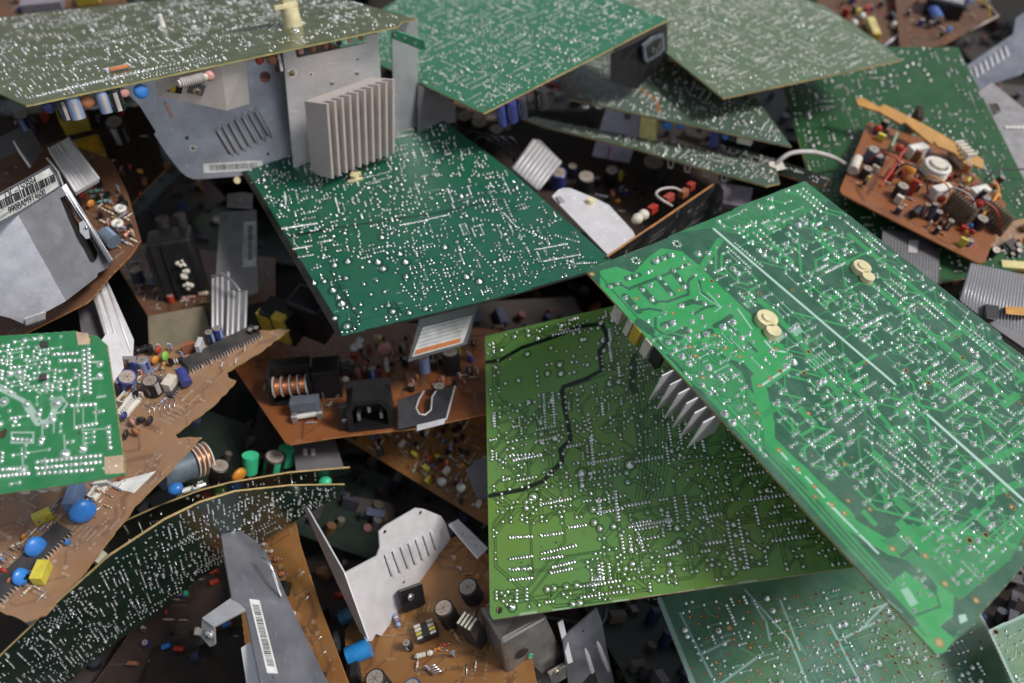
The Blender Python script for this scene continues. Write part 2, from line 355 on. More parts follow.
class Board:
    """one circuit board: outline in pixels on its plane; artwork, joints, holes; parts hang on self.t"""
    def __init__(s, name, label, pl, outline, h=.0008, th=.0016, edge=None, seed=1, base=0., group='circuit boards heaped in the pile', cat='circuit board', rnd=0):
        s.pl = pl; s.poly = pl.uvs(outline); s.t = thing(name, label, cat, pl.M, group); s.R = Ras(s.poly, h); s.th = th
        s.rng = random.Random(seed); s.J = []; s.H = []; s.edge = edge or EDGE; s.R.a[0] += base; s.base = base
        s.occ = set(); s.cell = .0011
    def px(s, pts, wpx, ch=0, val=1.):
        """draw along pixels; the width is given in millimetres"""
        s.R.line(s.pl.uvs(pts), wpx * mm, ch, val)
    def free(s, pts, r):
        k = int(r / s.cell) + 1; C_ = []
        for x, y in pts:
            i, j = int(math.floor(x / s.cell)), int(math.floor(y / s.cell))
            for a in range(-k, k + 1):
                for b in range(-k, k + 1):
                    if (i + a, j + b) in s.occ: return False
            C_.append((i, j))
        return True
    def take(s, pts, r):
        k = int(r / s.cell)
        for x, y in pts:
            i, j = int(math.floor(x / s.cell)), int(math.floor(y / s.cell))
            for a in range(-k, k + 1):
                for b in range(-k, k + 1): s.occ.add((i + a, j + b))
    def isin(s, x, y, m_=.002):
        return all(bool(inside(s.poly, np.array([x + a]), np.array([y + b]))[0]) for a, b in ((m_, 0), (-m_, 0), (0, m_), (0, -m_)))
    def joint(s, x, y, r=.9, el=1., ea=0., lead=1., pad=True):
        if not s.isin(x, y, .0012): return
        s.J.append((x, y, r * mm, el, ea, lead)); s.take([(x, y)], r * mm * 1.2)
    def jpx(s, pts, r=.9, **k):
        for p in pts: s.joint(*s.pl.uv(*p), r, **k)
    def rowpx(s, a, b, n, r=.75, el=1., ea=0., **k):
        p, q = s.pl.uv(*a), s.pl.uv(*b); ea = math.atan2(q[1] - p[1], q[0] - p[0]) + math.pi / 2
        for i in range(n):
            t = i / max(1, n - 1); s.joint(p[0] + (q[0] - p[0]) * t, p[1] + (q[1] - p[1]) * t, r, el, ea, **k)
    def hole(s, x, y, r): s.H.append((x, y, r * mm))
    def holepx(s, x, y, r, ring=True):
        u, v = s.pl.uv(x, y)
        if ring: s.R.disc((u, v), (r + .6) * mm, 2, 1.)
        s.hole(u, v, r); s.take([(u, v)], r * mm)
    def auto(s, n, region=None, r=.8, avoid=(), traces=True, tw=.8, clr=.5, silk=.15, big=.08, pil=1., mode='trace', dips=.12, ang=0, longtr=0, bank=.16):
        """scatter component footprints, on the board grid, and route tracks between them"""
        rng = s.rng; reg = s.pl.uvs(region) if region else s.poly; av = [s.pl.uvs(a) for a in avoid]
        P = np.array(reg); lo, hi = P.min(0), P.max(0); pins = []
        ca, sa = math.cos(math.radians(ang)), math.sin(math.radians(ang))
        for _ in range(n):
            for tries in range(8):
                x = rng.uniform(lo[0], hi[0]); y = rng.uniform(lo[1], hi[1]); g = .00254 / 2
                x = round(x / g) * g; y = round(y / g) * g
                k = rng.random(); vert = rng.random() < .5; pr = r * rng.uniform(.85, 1.15); el = 1.
                if k < dips:
                    m_ = rng.choice([7, 8, 8, 10, 12, 14]); w = rng.choice([.00762, .00762, .01016]); pp = [(i * .00254, 0) for i in range(m_)] + [(i * .00254, w) for i in range(m_)]; pr = r * .85; el = pil
                elif k < dips * 1.6: m_ = rng.randint(4, 11); pp = [(i * .0025, 0) for i in range(m_)]; el = pil
                elif k < dips * 1.6 + bank:
                    m_ = rng.randint(3, 8); w = rng.choice([.0050, .0075, .0075, .010]); q_ = rng.choice([.00254, .0032, .0038, .005]); pp = [(i * q_, b_) for i in range(m_) for b_ in (0, w)]; pr = r * .95; el = 1 + (pil - 1) * .6
                elif k < .62: w = rng.choice([.0050, .0075, .0075, .010, .0125]); pp = [(0, 0), (w, 0)]; el = 1
                elif k < .78: pp = [(0, 0), (.0025, 0), (.005, 0)] if rng.random() < .6 else [(0, 0), (.0025, .0025), (.005, 0)]
                elif k < 1 - big: pp = [(0, 0), (.0035, 0)]
                else: pp = [(0, 0), (rng.choice([.005, .0075, .01]), 0)]; pr = r * rng.uniform(1.5, 2.1)
                if vert: pp = [(b, a) for a, b in pp]
                if rng.random() < .3: pp = pp[:]
                pp = [(x + a * ca - b * sa, y + a * sa + b * ca) for a, b in pp]
                if not s.free(pp, pr * mm * 1.25): continue
                if any(not bool(inside(reg, np.array([a]), np.array([b]))[0]) or not s.isin(a, b, .0025) for a, b in pp): continue
                if any(bool(inside(q, np.array([a]), np.array([b]))[0]) for a, b in pp for q in av): continue
                ea = math.radians(ang) + (0 if vert else math.pi / 2)
                for a, b in pp:
                    s.J.append((a, b, pr * mm, el, ea, rng.choice([0, .4, 1, 1, 1.6]))); pins.append((a, b, pr))
                s.take(pp, pr * mm * 1.1)
                if rng.random() < silk:
                    if len(pp) < 5: s.R.line([pp[0], pp[-1]], .55 * mm, 1, .8)
                    elif dips * 1.6 < k < dips * 1.6 + bank:
                        for i_ in range(0, len(pp), 2): s.R.line([pp[i_], pp[i_ + 1]], .5 * mm, 1, .7)
                break
        if traces and pins:
            PA = np.array([(p[0], p[1]) for p in pins])
            for i, (a, b, pr) in enumerate(pins):
                if rng.random() > .8: continue
                d = np.hypot(PA[:, 0] - a, PA[:, 1] - b); c = [j for j in np.argsort(d)[1:14] if d[j] > .003]
                if longtr and rng.random() < longtr: c = [j for j in np.argsort(d)[20:200:9]]
                if not c: continue
                q = PA[rng.choice(c)]; dx, dy = q[0] - a, q[1] - b; m_ = min(abs(dx), abs(dy))
                sx, sy = math.copysign(1, dx), math.copysign(1, dy)
                if rng.random() < .5: pts = [(a, b), (a + sx * m_, b + sy * m_), (q[0], q[1])]
                else: pts = [(a, b), (q[0] - sx * m_, q[1] - sy * m_), (q[0], q[1])]
                w = tw * rng.choice([.7, 1, 1, 1.5, 2.4])
                if mode == 'pour': s.R.line(pts, (w + 2 * clr) * mm, 0, 0.); s.R.line(pts, w * mm, 0, 1.)
                else: s.R.line(pts, w * mm, 0, 1.)
        return pins
    def pads(s, k=1.5, ch=0, val=1., iso=0):
        if iso:
            for (x, y, r, el, ea, ld) in s.J: s.R.disc((x, y), r * (k + iso), 0, 0.)
        for (x, y, r, el, ea, ld) in s.J: s.R.disc((x, y), r * k, ch, val)
        for _ in range(len(s.J) // 14):
            x, y, r = s.rng.choice(s.J)[:3]; x += s.rng.uniform(-.006, .006); y += s.rng.uniform(-.006, .006)
            if s.free([(x, y)], .0006): s.R.disc((x, y), s.rng.uniform(.5, .9) * mm, 2, .9)
    def done(s, mt, jm=None, lead=.0012, leadmul=1., backm=None, zj=0):
        poly = s.poly; ar = sum(poly[i][0] * poly[(i + 1) % len(poly)][1] - poly[(i + 1) % len(poly)][0] * poly[i][1] for i in range(len(poly)))
        # the slab: fibre core just under the artwork sheet
        Hs = [[(hx + hr * math.cos(a * math.pi / 5), hy + hr * math.sin(a * math.pi / 5)) for a in range(10)] for hx, hy, hr in s.H]
        Hs = [h_ for h_ in Hs if all(s.isin(a, b, .0003) for a, b in h_)]
        b = MB(s.pl.M); b.prism(poly, -s.th, -.00008, s.edge, holes=Hs); core = b.build('substrate', s.t)
        sh = sheet_mesh(s.R, 'solder_mask' if jm is not None else 'printed_face', mt, core, 0, s.H)
        if jm is not None: joints_mesh(s.J, s.t, jm, 0, s.rng, lead=lead, leadmul=leadmul)
        return core
# ------------------------------------------------------------------ components (Mx: base on the board, z away from it; sizes in mm)
def Tm(x=0, y=0, z=0, rx=0, ry=0, rz=0):
    return Matrix.Translation((x * mm, y * mm, z * mm)) @ Matrix.Rotation(math.radians(rz), 4, 'Z') @ Matrix.Rotation(math.radians(ry), 4, 'Y') @ Matrix.Rotation(math.radians(rx), 4, 'X')
def mb(Mx, *a, **k): return MB(Mx @ Tm(*a, **k)) if (a or k) else MB(Mx)
def B3(b, x, y, z, dx, dy, dz, mt, rz=0, top=1.): b.box((x * mm, y * mm, z * mm), (dx * mm, dy * mm, dz * mm), mt, math.radians(rz), top=top)
def Cy(b, p, q, r, mt, r1=None, seg=14, cap=None): b.cyl([i * mm for i in p], [i * mm for i in q], r * mm, mt, None if r1 is None else r1 * mm, seg, cap)
def Tu(b, pts, r, mt, seg=7): b.tube([[i * mm for i in p] for p in pts], r * mm, mt, seg)
def smoothpts(pts, n=6):
    out = []; P = [pts[0]] + list(pts) + [pts[-1]]
    for i in range(1, len(P) - 2):
        for k in range(n):
            t = k / n; out.append(tuple(.5 * ((2 * P[i][j]) + (P[i + 1][j] - P[i - 1][j]) * t + (2 * P[i - 1][j] - 5 * P[i][j] + 4 * P[i + 1][j] - P[i + 2][j]) * t * t + (3 * P[i][j] - P[i - 1][j] - 3 * P[i + 1][j] + P[i + 2][j]) * t ** 3) for j in range(3)))
    return out + [tuple(pts[-1])]
def lcap(Mx, t, r, h, sleeve, stripe=None, rx=0, ry=0, label=None):
    """radial electrolytic: sleeve with rolled groove, bare top, polarity stripe, two leads"""
    b = mb(Mx, rx=rx, ry=ry); sg = 22
    Cy(b, (0, 0, .3), (0, 0, 1.2), r * .97, sleeve, r, sg); Cy(b, (0, 0, 1.2), (0, 0, 1.9), r, sleeve, r * .95, sg)
    Cy(b, (0, 0, 1.9), (0, 0, 2.6), r * .95, sleeve, r, sg); Cy(b, (0, 0, 2.6), (0, 0, h - .5), r, sleeve, r, sg)
    Cy(b, (0, 0, h - .5), (0, 0, h), r, sleeve, r * .88, sg); Cy(b, (0, 0, h - .2), (0, 0, h + .05), r * .84, TOPAL, r * .82, sg)
    for a in (0, 60, 120):
        x, y = math.cos(math.radians(a)) * r * .62, math.sin(math.radians(a)) * r * .62
        Tu(b, [(-x, -y, h + .03), (x, y, h + .03)], .16, BLK, 4)
    if stripe:
        for k in range(-2, 3):
            a0 = math.radians(-90 + k * 7 - 3.5); a1 = math.radians(-90 + k * 7 + 3.5); q = (r + .06) * mm
            b.add([(q * math.cos(a0), q * math.sin(a0), 2.8 * mm), (q * math.cos(a1), q * math.sin(a1), 2.8 * mm), (q * math.cos(a1), q * math.sin(a1), (h - .7) * mm), (q * math.cos(a0), q * math.sin(a0), (h - .7) * mm)], [(0, 1, 2, 3)], stripe)
    if h > 9 and stripe:
        for j, a in enumerate((20, 150, 200, 330)):
            for i in range(int((h - 6) / 1.6)):
                a0 = math.radians(a - 9 + (i * 5 % 4)); a1 = a0 + math.radians(9 + i * 7 % 8); q = (r + .05) * mm; z0, z1 = (3.6 + i * 1.6) * mm, (4.3 + i * 1.6) * mm
                b.add([(q * math.cos(a0), q * math.sin(a0), z0), (q * math.cos(a1), q * math.sin(a1), z0), (q * math.cos(a1), q * math.sin(a1), z1), (q * math.cos(a0), q * math.sin(a0), z1)], [(0, 1, 2, 3)], stripe)
    b.M = Mx
    for s_ in (-1, 1): Cy(b, (s_ * r * .45, 0, -1), (s_ * r * .45, 0, .8), .3, TIN, seg=6)
    return b.build('capacitor', t, label=label)
def disccap(Mx, t, r, mt, thick=None, rx=0, h0=1.5, name='disc_capacitor'):
    b = mb(Mx, rx=rx); k = thick or r * .45
    b.ball((0, 0, (r + h0) * mm), (r * mm, k * mm, r * mm), mt, 18, 12)
    for s_ in (-1, 1): Tu(b, [(s_ * r * .5, 0, -.8), (s_ * r * .5, 0, h0 + r * .5)], .3, TIN, 6)
    return b.build(name, t)
def filmcap(Mx, t, w, d, h, mt, name='film_capacitor', rx=0, ry=0):
    b = mb(Mx, rx=rx, ry=ry); B3(b, 0, 0, h / 2 + .3, w, d, h, mt)
    o = b.build(name, t, bevel=.0005); return o
def resistor(Mx, t, L, r, mt, bands=(RED, BLK, ORA), h=None, stand=0, name='resistor', rz=0):
    b = mb(Mx, rz=rz); z = r + .3 if h is None else h
    for x0, x1, ra, rb in ((-L / 2, -L * .36, r * .6, r), (-L * .36, -L * .25, r, r * .85), (-L * .25, L * .25, r * .85, r * .85), (L * .25, L * .36, r * .85, r), (L * .36, L / 2, r, r * .6)):
        Cy(b, (x0, 0, z), (x1, 0, z), ra, mt, rb, 12)
    for i, c in enumerate(bands):
        x = -L * .2 + i * L * .17; Cy(b, (x, 0, z), (x + L * .07, 0, z), r * .9, c, seg=12)
    for s_ in (-1, 1): Tu(b, [(s_ * L / 2, 0, z), (s_ * (L / 2 + 1.5), 0, z), (s_ * (L / 2 + 2), 0, z - .5), (s_ * (L / 2 + 2), 0, -.6)], .28, TIN, 6)
    return b.build(name, t)
def standres(Mx, t, L, r, mt, bands=(RED, ORA)):
    b = mb(Mx); Cy(b, (0, 0, 1.2), (0, 0, 1.2 + L), r, mt, seg=12)
    for i, c in enumerate(bands): Cy(b, (0, 0, 2.2 + i * L * .25), (0, 0, 2.2 + i * L * .25 + .7), r * 1.06, c, seg=12)
    Tu(b, smoothpts([(0, 0, 1.2 + L), (.2, 0, 2.6 + L), (1.5, 0, 3 + L), (2.6, 0, 1.5 + L), (2.7, 0, -.5)], 4), .28, TIN, 6)
    return b.build('resistor', t)
def dip(Mx, t, n, w=6.4, rowgap=7.6, h=3.4, pitch=2.54, mt=None, pinm=None, name='chip'):
    b = mb(Mx); L = n * pitch + .6; mt = mt or CHIP
    body = mb(Mx); B3(body, 0, 0, 1 + h * .25, L, w + .3, h * .5, mt, top=.985); B3(body, 0, 0, 1 + h * .75, L * .985, w, h * .5, mt, top=.97)
    Cy(body, (-L / 2 + 1.2, -w / 4, 1 + h * .96), (-L / 2 + 1.2, -w / 4, 1.04 + h), .6, BLK, seg=12)
    o = body.build(name, t)
    for i in range(n):
        x = (i - (n - 1) / 2) * pitch
        for s_ in (-1, 1):
            y0 = s_ * w / 2; y1 = s_ * rowgap / 2
            B3(b, x, (y0 + y1) / 2 + s_ * .2, 1 + h * .5, pitch * .45, abs(y1 - y0) + .7, .3, pinm or TIN)
            B3(b, x, y1 + s_ * .45, h * .25 + .3, pitch * .45, .3, h * .5 + 1.8, pinm or TIN)
    p = b.build('pins', o); p['kind'] = 'stuff'; return o
def header(Mx, t, n, pitch=2.5, mt=None, h=6, w=5, pins=True, colors=None):
    b = mb(Mx); L = n * pitch + 1; mt = mt or WHT
    B3(b, 0, 0, .8, L, w, 1.6, mt); B3(b, 0, w / 2 - .5, h / 2, L, 1, h, mt)
    for s_ in (-1, 1): B3(b, s_ * (L / 2 - .4), 0, h * .42, .8, w, h * .84, mt)
    for i in range(n):
        if colors: Tu(b, smoothpts([((i - (n - 1) / 2) * pitch, 0, 2), ((i - (n - 1) / 2) * pitch, -.5, h), ((i - (n - 1) / 2) * pitch + 1, -4, h + 3)], 4), .55, colors[i % len(colors)])
    o = b.build('connector', t)
    if pins:
        p = mb(Mx)
        for i in range(n): B3(p, (i - (n - 1) / 2) * pitch, -.2, h * .5, .64, .64, h, TIN)
        q = p.build('pins', o)
    return o
def heatsink(Mx, t, L, W_, H, n, mt, basedir=1, name='heatsink', th=.9):
    """comb of fins: base slab L x 2 mm x H (z up), fins along +y"""
    b = mb(Mx); B3(b, 0, 0, H / 2, L, 1.8, H, mt)
    for i in range(n): B3(b, -L / 2 + th / 2 + i * (L - th) / (n - 1), W_ / 2 + .9, H / 2, th, W_, H, mt)
    return b.build(name, t, bevel=.00015)
def to220(Mx, t, rx=0, tab=ALU):
    b = mb(Mx, rx=rx); B3(b, 0, 0, 10.5, 10, 4.4, 9, BLK); B3(b, 0, 1.6, 17.5, 10, 1.2, 6, tab); Cy(b, (0, .8, 17.8), (0, 2.4, 17.8), 1.8, DSTEEL)
    for x in (-2.54, 0, 2.54): B3(b, x, 0, 3, .8, .5, 7, TIN)
    return b.build('transistor', t)
def to92(Mx, t, mt=None):
    b = mb(Mx); P = [(2.3 * math.cos(a) * mm, 2.3 * math.sin(a) * mm) for a in [math.radians(-30 + i * 24) for i in range(11)]]
    b.prism(P, 3 * mm, 7.5 * mm, mt or BLK)
    for x in (-1.2, 0, 1.2): Cy(b, (x, .3, -.5), (x, .3, 3.2), .25, TIN, seg=5)
    return b.build('transistor', t)
def screw(Mx, t, r=2.6, mt=None, name='screw'):
    mt = mt or M('brass screw', (.55, .45, .26), .3, .9)
    b = mb(Mx); b.ball((0, 0, 0), (r * mm, r * mm, r * .55 * mm), mt, 16, 8, zmin=0)
    Cy(b, (0, 0, -.2), (0, 0, .3), r * 1.35, TIN, seg=18); B3(b, 0, 0, r * .5, r * 1.2, .5, .4, DARK); B3(b, 0, 0, r * .5 + .02, .5, r * 1.2, .4, DARK)
    return b.build(name, t)
def jumper(Mx, t, L, r=.35, mt=None, h=1):
    b = mb(Mx); Tu(b, [(-L / 2, 0, -.5), (-L / 2, 0, h), (L / 2, 0, h), (L / 2, 0, -.5)], r, mt or TIN, 6); return b.build('jumper_wire', t)
def fuse(Mx, t, L=20):
    b = mb(Mx); Cy(b, (-L / 2 + 5, 0, 5), (L / 2 - 5, 0, 5), 2.3, M('fuse ceramic', (.6, .58, .52), .25, dust=.15), seg=16)
    for s_ in (-1, 1): Cy(b, (s_ * (L / 2 - 5), 0, 5), (s_ * L / 2, 0, 5), 2.6, TIN, seg=16)
    o = b.build('fuse', t)
    for s_ in (-1, 1):
        c = mb(Mx, x=s_ * (L / 2 - 2.6))
        B3(c, 0, 0, 1, 5, 6, .5, TIND)
        for q in (-1, 1): B3(c, 0, q * 2.9, 3.5, 4.4, .4, 5, TIND); B3(c, 0, q * 3.3, 6.6, 4.4, .4, 1.6, TIND, 0)
        c.build('fuse_clip', o)
    return o
def transformer(Mx, t, w, d, h, wound=YEL, core=FER, tape=None, label=None):
    b = mb(Mx); B3(b, 0, 0, h / 2 + 1, w * .82, d * .72, h * .62, wound)
    o = b.build('transformer', t, bevel=.0012, label=label)
    c = mb(Mx)
    for s_ in (-1, 1): B3(c, 0, s_ * d * .42, h / 2 + 1, w, d * .16, h, core)
    for s_ in (-1, 1): B3(c, s_ * w * .43, 0, h / 2 + 1, w * .14, d * .5, h * .92, core)
    c.build('core', o, bevel=.0004)
    e = mb(Mx); B3(e, 0, 0, 1.1, w * .9, d * 1.05, 2, BLK); B3(e, 0, 0, h + .6, w * .86, d * .68, 1.2, tape or wound)
    for i in range(5):
        for s_ in (-1, 1): B3(e, (i - 2) * w * .18, s_ * d * .5, .8, .7, .7, 4, TIN)
    e.build('bobbin', o); return o
def coil(Mx, t, r, L, n, wire=COP, core=WHT, ax='X', rw=None):
    """wound bobbin lying along x at height r"""
    b = mb(Mx); Cy(b, (-L / 2, 0, r), (L / 2, 0, r), r * .55, core, seg=20)
    o = b.build('coil', t)
    for k in range(n):
        x = -L / 2 + (k + .5) * L / n; w = mb(Mx)
        for q in range(4): w.torus((( x + (q - 1.5) * L / n * .16) * mm, 0, r * mm), r * .8 * mm, L / n * .1 * mm, wire, 'X', 22, 6)
        w.build('winding', o)
    for k in range(n + 1):
        x = -L / 2 + k * L / n; w = mb(Mx); Cy(w, (x - .45, 0, r), (x + .45, 0, r), r, core, seg=24); w.build('flange', o)
    return o
def iec(Mx, t, rot=0):
    """mains inlet, mouth towards -y"""
    b = mb(Mx); w, h, d = 24, 20, 16
    poly = [(-w / 2, 0), (w / 2, 0), (w / 2, h * .7), (w / 2 - 4, h), (-w / 2 + 4, h), (-w / 2, h * .7)]
    hole = [(-w / 2 + 2.6, 2.6), (w / 2 - 2.6, 2.6), (w / 2 - 2.6, h * .62), (w / 2 - 5.5, h - 2.6), (-w / 2 + 5.5, h - 2.6), (-w / 2 + 2.6, h * .62)]
    X = Matrix.Rotation(math.pi / 2, 4, 'X'); sc = lambda P: [(a * mm, c * mm) for a, c in P]
    b.prism(sc(poly), -6 * mm, 8 * mm, BLK, holes=[sc(hole)], X=X); b.prism(sc(hole), -6 * mm, -5 * mm, BLK, X=X)
    B3(b, 0, 9, h / 2, w, 6, h, BLK); o = b.build('mains_inlet', t, bevel=.0005)
    for x, z in ((-6, 8), (0, 12.5), (6, 8)):
        c = mb(Mx); B3(c, x, -1, z, 1.6, 10, 4, TIN); c.build('blade', o)
    return o
def plate(pl, poly, t, name, mt, th=1., holes=(), px=True, bevel=0, label=None, rnd=None):
    """sheet cut from pixels on a plane, with real holes (x, y, radius mm)"""
    P = pl.uvs(poly) if px else poly
    Hs = []
    for h_ in holes:
        if len(h_) == 3:
            u, v = pl.uv(h_[0], h_[1]); Hs.append([(u + h_[2] * mm * math.cos(a * math.pi / 7), v + h_[2] * mm * math.sin(a * math.pi / 7)) for a in range(14)])
        else: Hs.append(pl.uvs(h_))
    b = MB(pl.M); b.prism(P, -th * mm, 0, mt, holes=Hs); return b.build(name, t, bevel=bevel, label=label)
def louvre(pl, a, c, wd, t, mt, h=1.6, slot=True):
    """pressed louvre from pixel a to pixel c, with its dark slot beside it"""
    m_ = PM(pl, *a, dx=c); p, q = pl.uv(*a), pl.uv(*c); L = math.hypot(q[0] - p[0], q[1] - p[1])
    b = MB(m_); n = 10; R_ = wd * mm / 2; vs = []; fs = []
    st = [(0, .05), (.12, .75), (.22, 1), (.78, 1), (.88, .75), (1, .05)]
    for x, k in st:
        for i in range(n + 1):
            an = math.pi * i / n; vs.append((x * L, R_ * math.cos(an) * max(k, .3), h * mm * math.sin(an) * k + .00002))
    for j in range(len(st) - 1):
        for i in range(n): fs.append((j * (n + 1) + i, (j + 1) * (n + 1) + i, (j + 1) * (n + 1) + i + 1, j * (n + 1) + i + 1))
    b.add(vs, fs, mt, True)
    if slot: b.box((L / 2, -R_ * 1.15, .0001), (L * .8, R_ * .5, .0003), DARK)
    return b.build('louvre', t)
def barcode(pl, a, c, hpx, t, n=30, mt=PAPER, seed=1, pad=.12, text=None, orange=False, both=False, hm=None):
    """paper label: lower left pixel a to lower right pixel c, height in mm"""
    m_ = PM(pl, *a, dx=c); p, q = pl.uv(*a), pl.uv(*c); L = math.hypot(q[0] - p[0], q[1] - p[1]); H = hpx * mm; rg = random.Random(seed)
    b = MB(m_); b.box((L / 2, H / 2, .00012), (L, H, .00012), mt); o = b.build('label_sticker', t)
    k = MB(m_); x = L * pad; y0, y1 = (H * .18, H * .82) if text is None else (H * .34, H * .66)
    while x < L * (1 - pad):
        w = L * rg.choice([.006, .006, .011, .016]); k.box((x + w / 2, (y0 + y1) / 2, .00020), (w, y1 - y0, .00006), INK); x += w + L * rg.choice([.007, .007, .012])
    if orange:
        pass
    k.build('barcode', o)
    return o, m_, L, H
def text(m_, s_, size, x, y, t, mt=INK, name='lettering', z=.00024):
    cu = bpy.data.curves.new('txt', 'FONT'); cu.body = s_; cu.size = size * mm * 1.4; cu.extrude = .00002
    ob = bpy.data.objects.new('txt', cu); COL.objects.link(ob); bpy.context.view_layer.update()
    me = bpy.data.meshes.new_from_object(ob.evaluated_get(bpy.context.evaluated_depsgraph_get()))
    vs = [(v.co.x + x * mm, v.co.y + y * mm, v.co.z + z) for v in me.vertices]; fs = [tuple(p.vertices) for p in me.polygons]
    bpy.data.objects.remove(ob); bpy.data.curves.remove(cu); bpy.data.meshes.remove(me)
    b = MB(m_); b.add(vs, fs, mt); return b.build(name, t)
def spacer(Mx, t, s_=1., mt=None, label=None):
    """nylon board support: round head and a smaller foot disc beside it"""
    b = mb(Mx); mt = mt or NYL
    Cy(b, (0, 0, 0), (0, 0, 2.6 * s_), 4.6 * s_, mt, 4.3 * s_, 26); Cy(b, (0, 0, 2.5 * s_), (0, 0, 3.4 * s_), 2.6 * s_, mt, 2.2 * s_, 20)
    Cy(b, (-3.5 * s_, -5 * s_, 0), (-3.5 * s_, -5 * s_, 2.6 * s_), 3.2 * s_, mt, 3. * s_, 22)
    return b.build('nylon_spacer', t, bevel=.0004, label=label)
def clutter(t, pl, region, n, rng, pal=None, hmax=10, kinds='rrrcdtsj', side=1, avoid=(), ang=None):
    """small loose assortment standing on a component face; every one a part"""
    P = pl.uvs(region); A = np.array(P); lo, hi = A.min(0), A.max(0); cnt = 0; got = []; av = [pl.uvs(a) for a in avoid]
    for _ in range(n * 12):
        if cnt >= n: break
        u, v = rng.uniform(lo[0], hi[0]), rng.uniform(lo[1], hi[1])
        if not bool(inside(P, np.array([u]), np.array([v]))[0]): continue
        if any(bool(inside(q, np.array([u]), np.array([v]))[0]) for q in av): continue
        if any(abs(u - a) + abs(v - c) < .0045 for a, c in got): continue
        got.append((u, v)); cnt += 1
        m_ = pl.M @ Matrix.Translation((u, v, 0)) @ Matrix.Rotation((rng.choice([0, 90, 180, 270]) + (ang or 0) + rng.uniform(-6, 6)) * math.pi / 180, 4, 'Z')
        if side < 0: m_ = m_ @ Matrix.Rotation(math.pi, 4, 'X')
        k = rng.choice(kinds)
        if k == 'r': resistor(m_, t, rng.uniform(4, 7), rng.uniform(.8, 1.2), rng.choice([CREAM, LBLUE, CREAM, M('tan resistor', (.45, .28, .14), .45)]), (rng.choice([RED, BLK, ORA]), rng.choice([BLK, RED, YEL]), rng.choice([ORA, YEL])))
        elif k == 'c': lcap(m_, t, rng.uniform(2.2, 3.4), rng.uniform(6, hmax), rng.choice(pal or [NAVY, BLUE, BLK]), rng.choice([LBLUE, WGREY]), rx=rng.uniform(-8, 8))
        elif k == 'd': disccap(m_, t, rng.uniform(1.8, 3.2), rng.choice([ORA, CYAN, M('brown disc', (.35, .12, .05), .4), RED]))
        elif k == 't': to92(m_, t)
        elif k == 's': standres(m_, t, rng.uniform(5, 7), 1.1, rng.choice([CREAM, LBLUE, PINK]))
        elif k == 'j': jumper(m_, t, rng.uniform(6, 12))
        elif k == 'f': filmcap(m_, t, rng.uniform(6, 9), rng.uniform(3, 4.5), rng.uniform(6, hmax), rng.choice([RED, LEMON, M('brown film', (.28, .10, .05), .4), CREAM]))
def zz(ox, oy, s, *pts): return [(ox + x / s, oy + y / s) for x, y in pts]
def zp(ox, oy, s, x, y): return (ox + x / s, oy + y / s)
# ------------------------------------------------------------------ light
w = bpy.data.worlds.new('World'); S.world = w; w.use_nodes = True; nt = w.node_tree
sky = nt.nodes.new('ShaderNodeTexSky'); sky.sky_type = 'NISHITA'; sky.sun_disc = False
SEL, SAZ = math.radians(53), math.radians(98)
sky.sun_elevation = SEL; sky.sun_rotation = SAZ; sky.dust_density = 1.5; sky.air_density = 1.0; sky.ozone_density = .6
hs = nt.nodes.new('ShaderNodeHueSaturation'); hs.inputs['Saturation'].default_value = .45
nt.links.new(sky.outputs[0], hs.inputs['Color']); nt.links.new(hs.outputs[0], nt.nodes['Background'].inputs[0]); nt.nodes['Background'].inputs[1].default_value = .06
sl = bpy.data.lights.new('sun', 'SUN'); sl.energy = 1.5; sl.angle = math.radians(14); sl.color = (1, .97, .93)
so = bpy.data.objects.new('sun', sl); COL.objects.link(so)
sd = Vector((math.sin(SAZ) * math.cos(SEL), math.cos(SAZ) * math.cos(SEL), math.sin(SEL)))
so.rotation_euler = sd.to_track_quat('Z', 'Y').to_euler(); so.location = sd * 3
S.view_settings.view_transform = 'Standard'; S.view_settings.look = 'None'; S.view_settings.exposure = 1.0
S.cycles.use_denoising = True; S.cycles.max_bounces = 8; S.cycles.glossy_bounces = 5; S.cycles.diffuse_bounces = 4
# ------------------------------------------------------------------ ground
GND = M('dark earth', (.012, .010, .008), .9, dust=.05, bump=.6, scale=20)
b = MB(); n = 40; rg = random.Random(5); vs = []
for j in range(n + 1):
    for i in range(n + 1):
        x = (i / n - .5); y = (j / n - .5); k = 8 if max(abs(x), abs(y)) > .45 else 2.2
        vs.append((x * k, y * k + .2, -.34 + rg.uniform(-.006, .006)))
b.add(vs, [(j * (n + 1) + i, j * (n + 1) + i + 1, (j + 1) * (n + 1) + i + 1, (j + 1) * (n + 1) + i) for j in range(n) for i in range(n)], GND, True)
o = b.build('ground'); o['kind'] = 'structure'
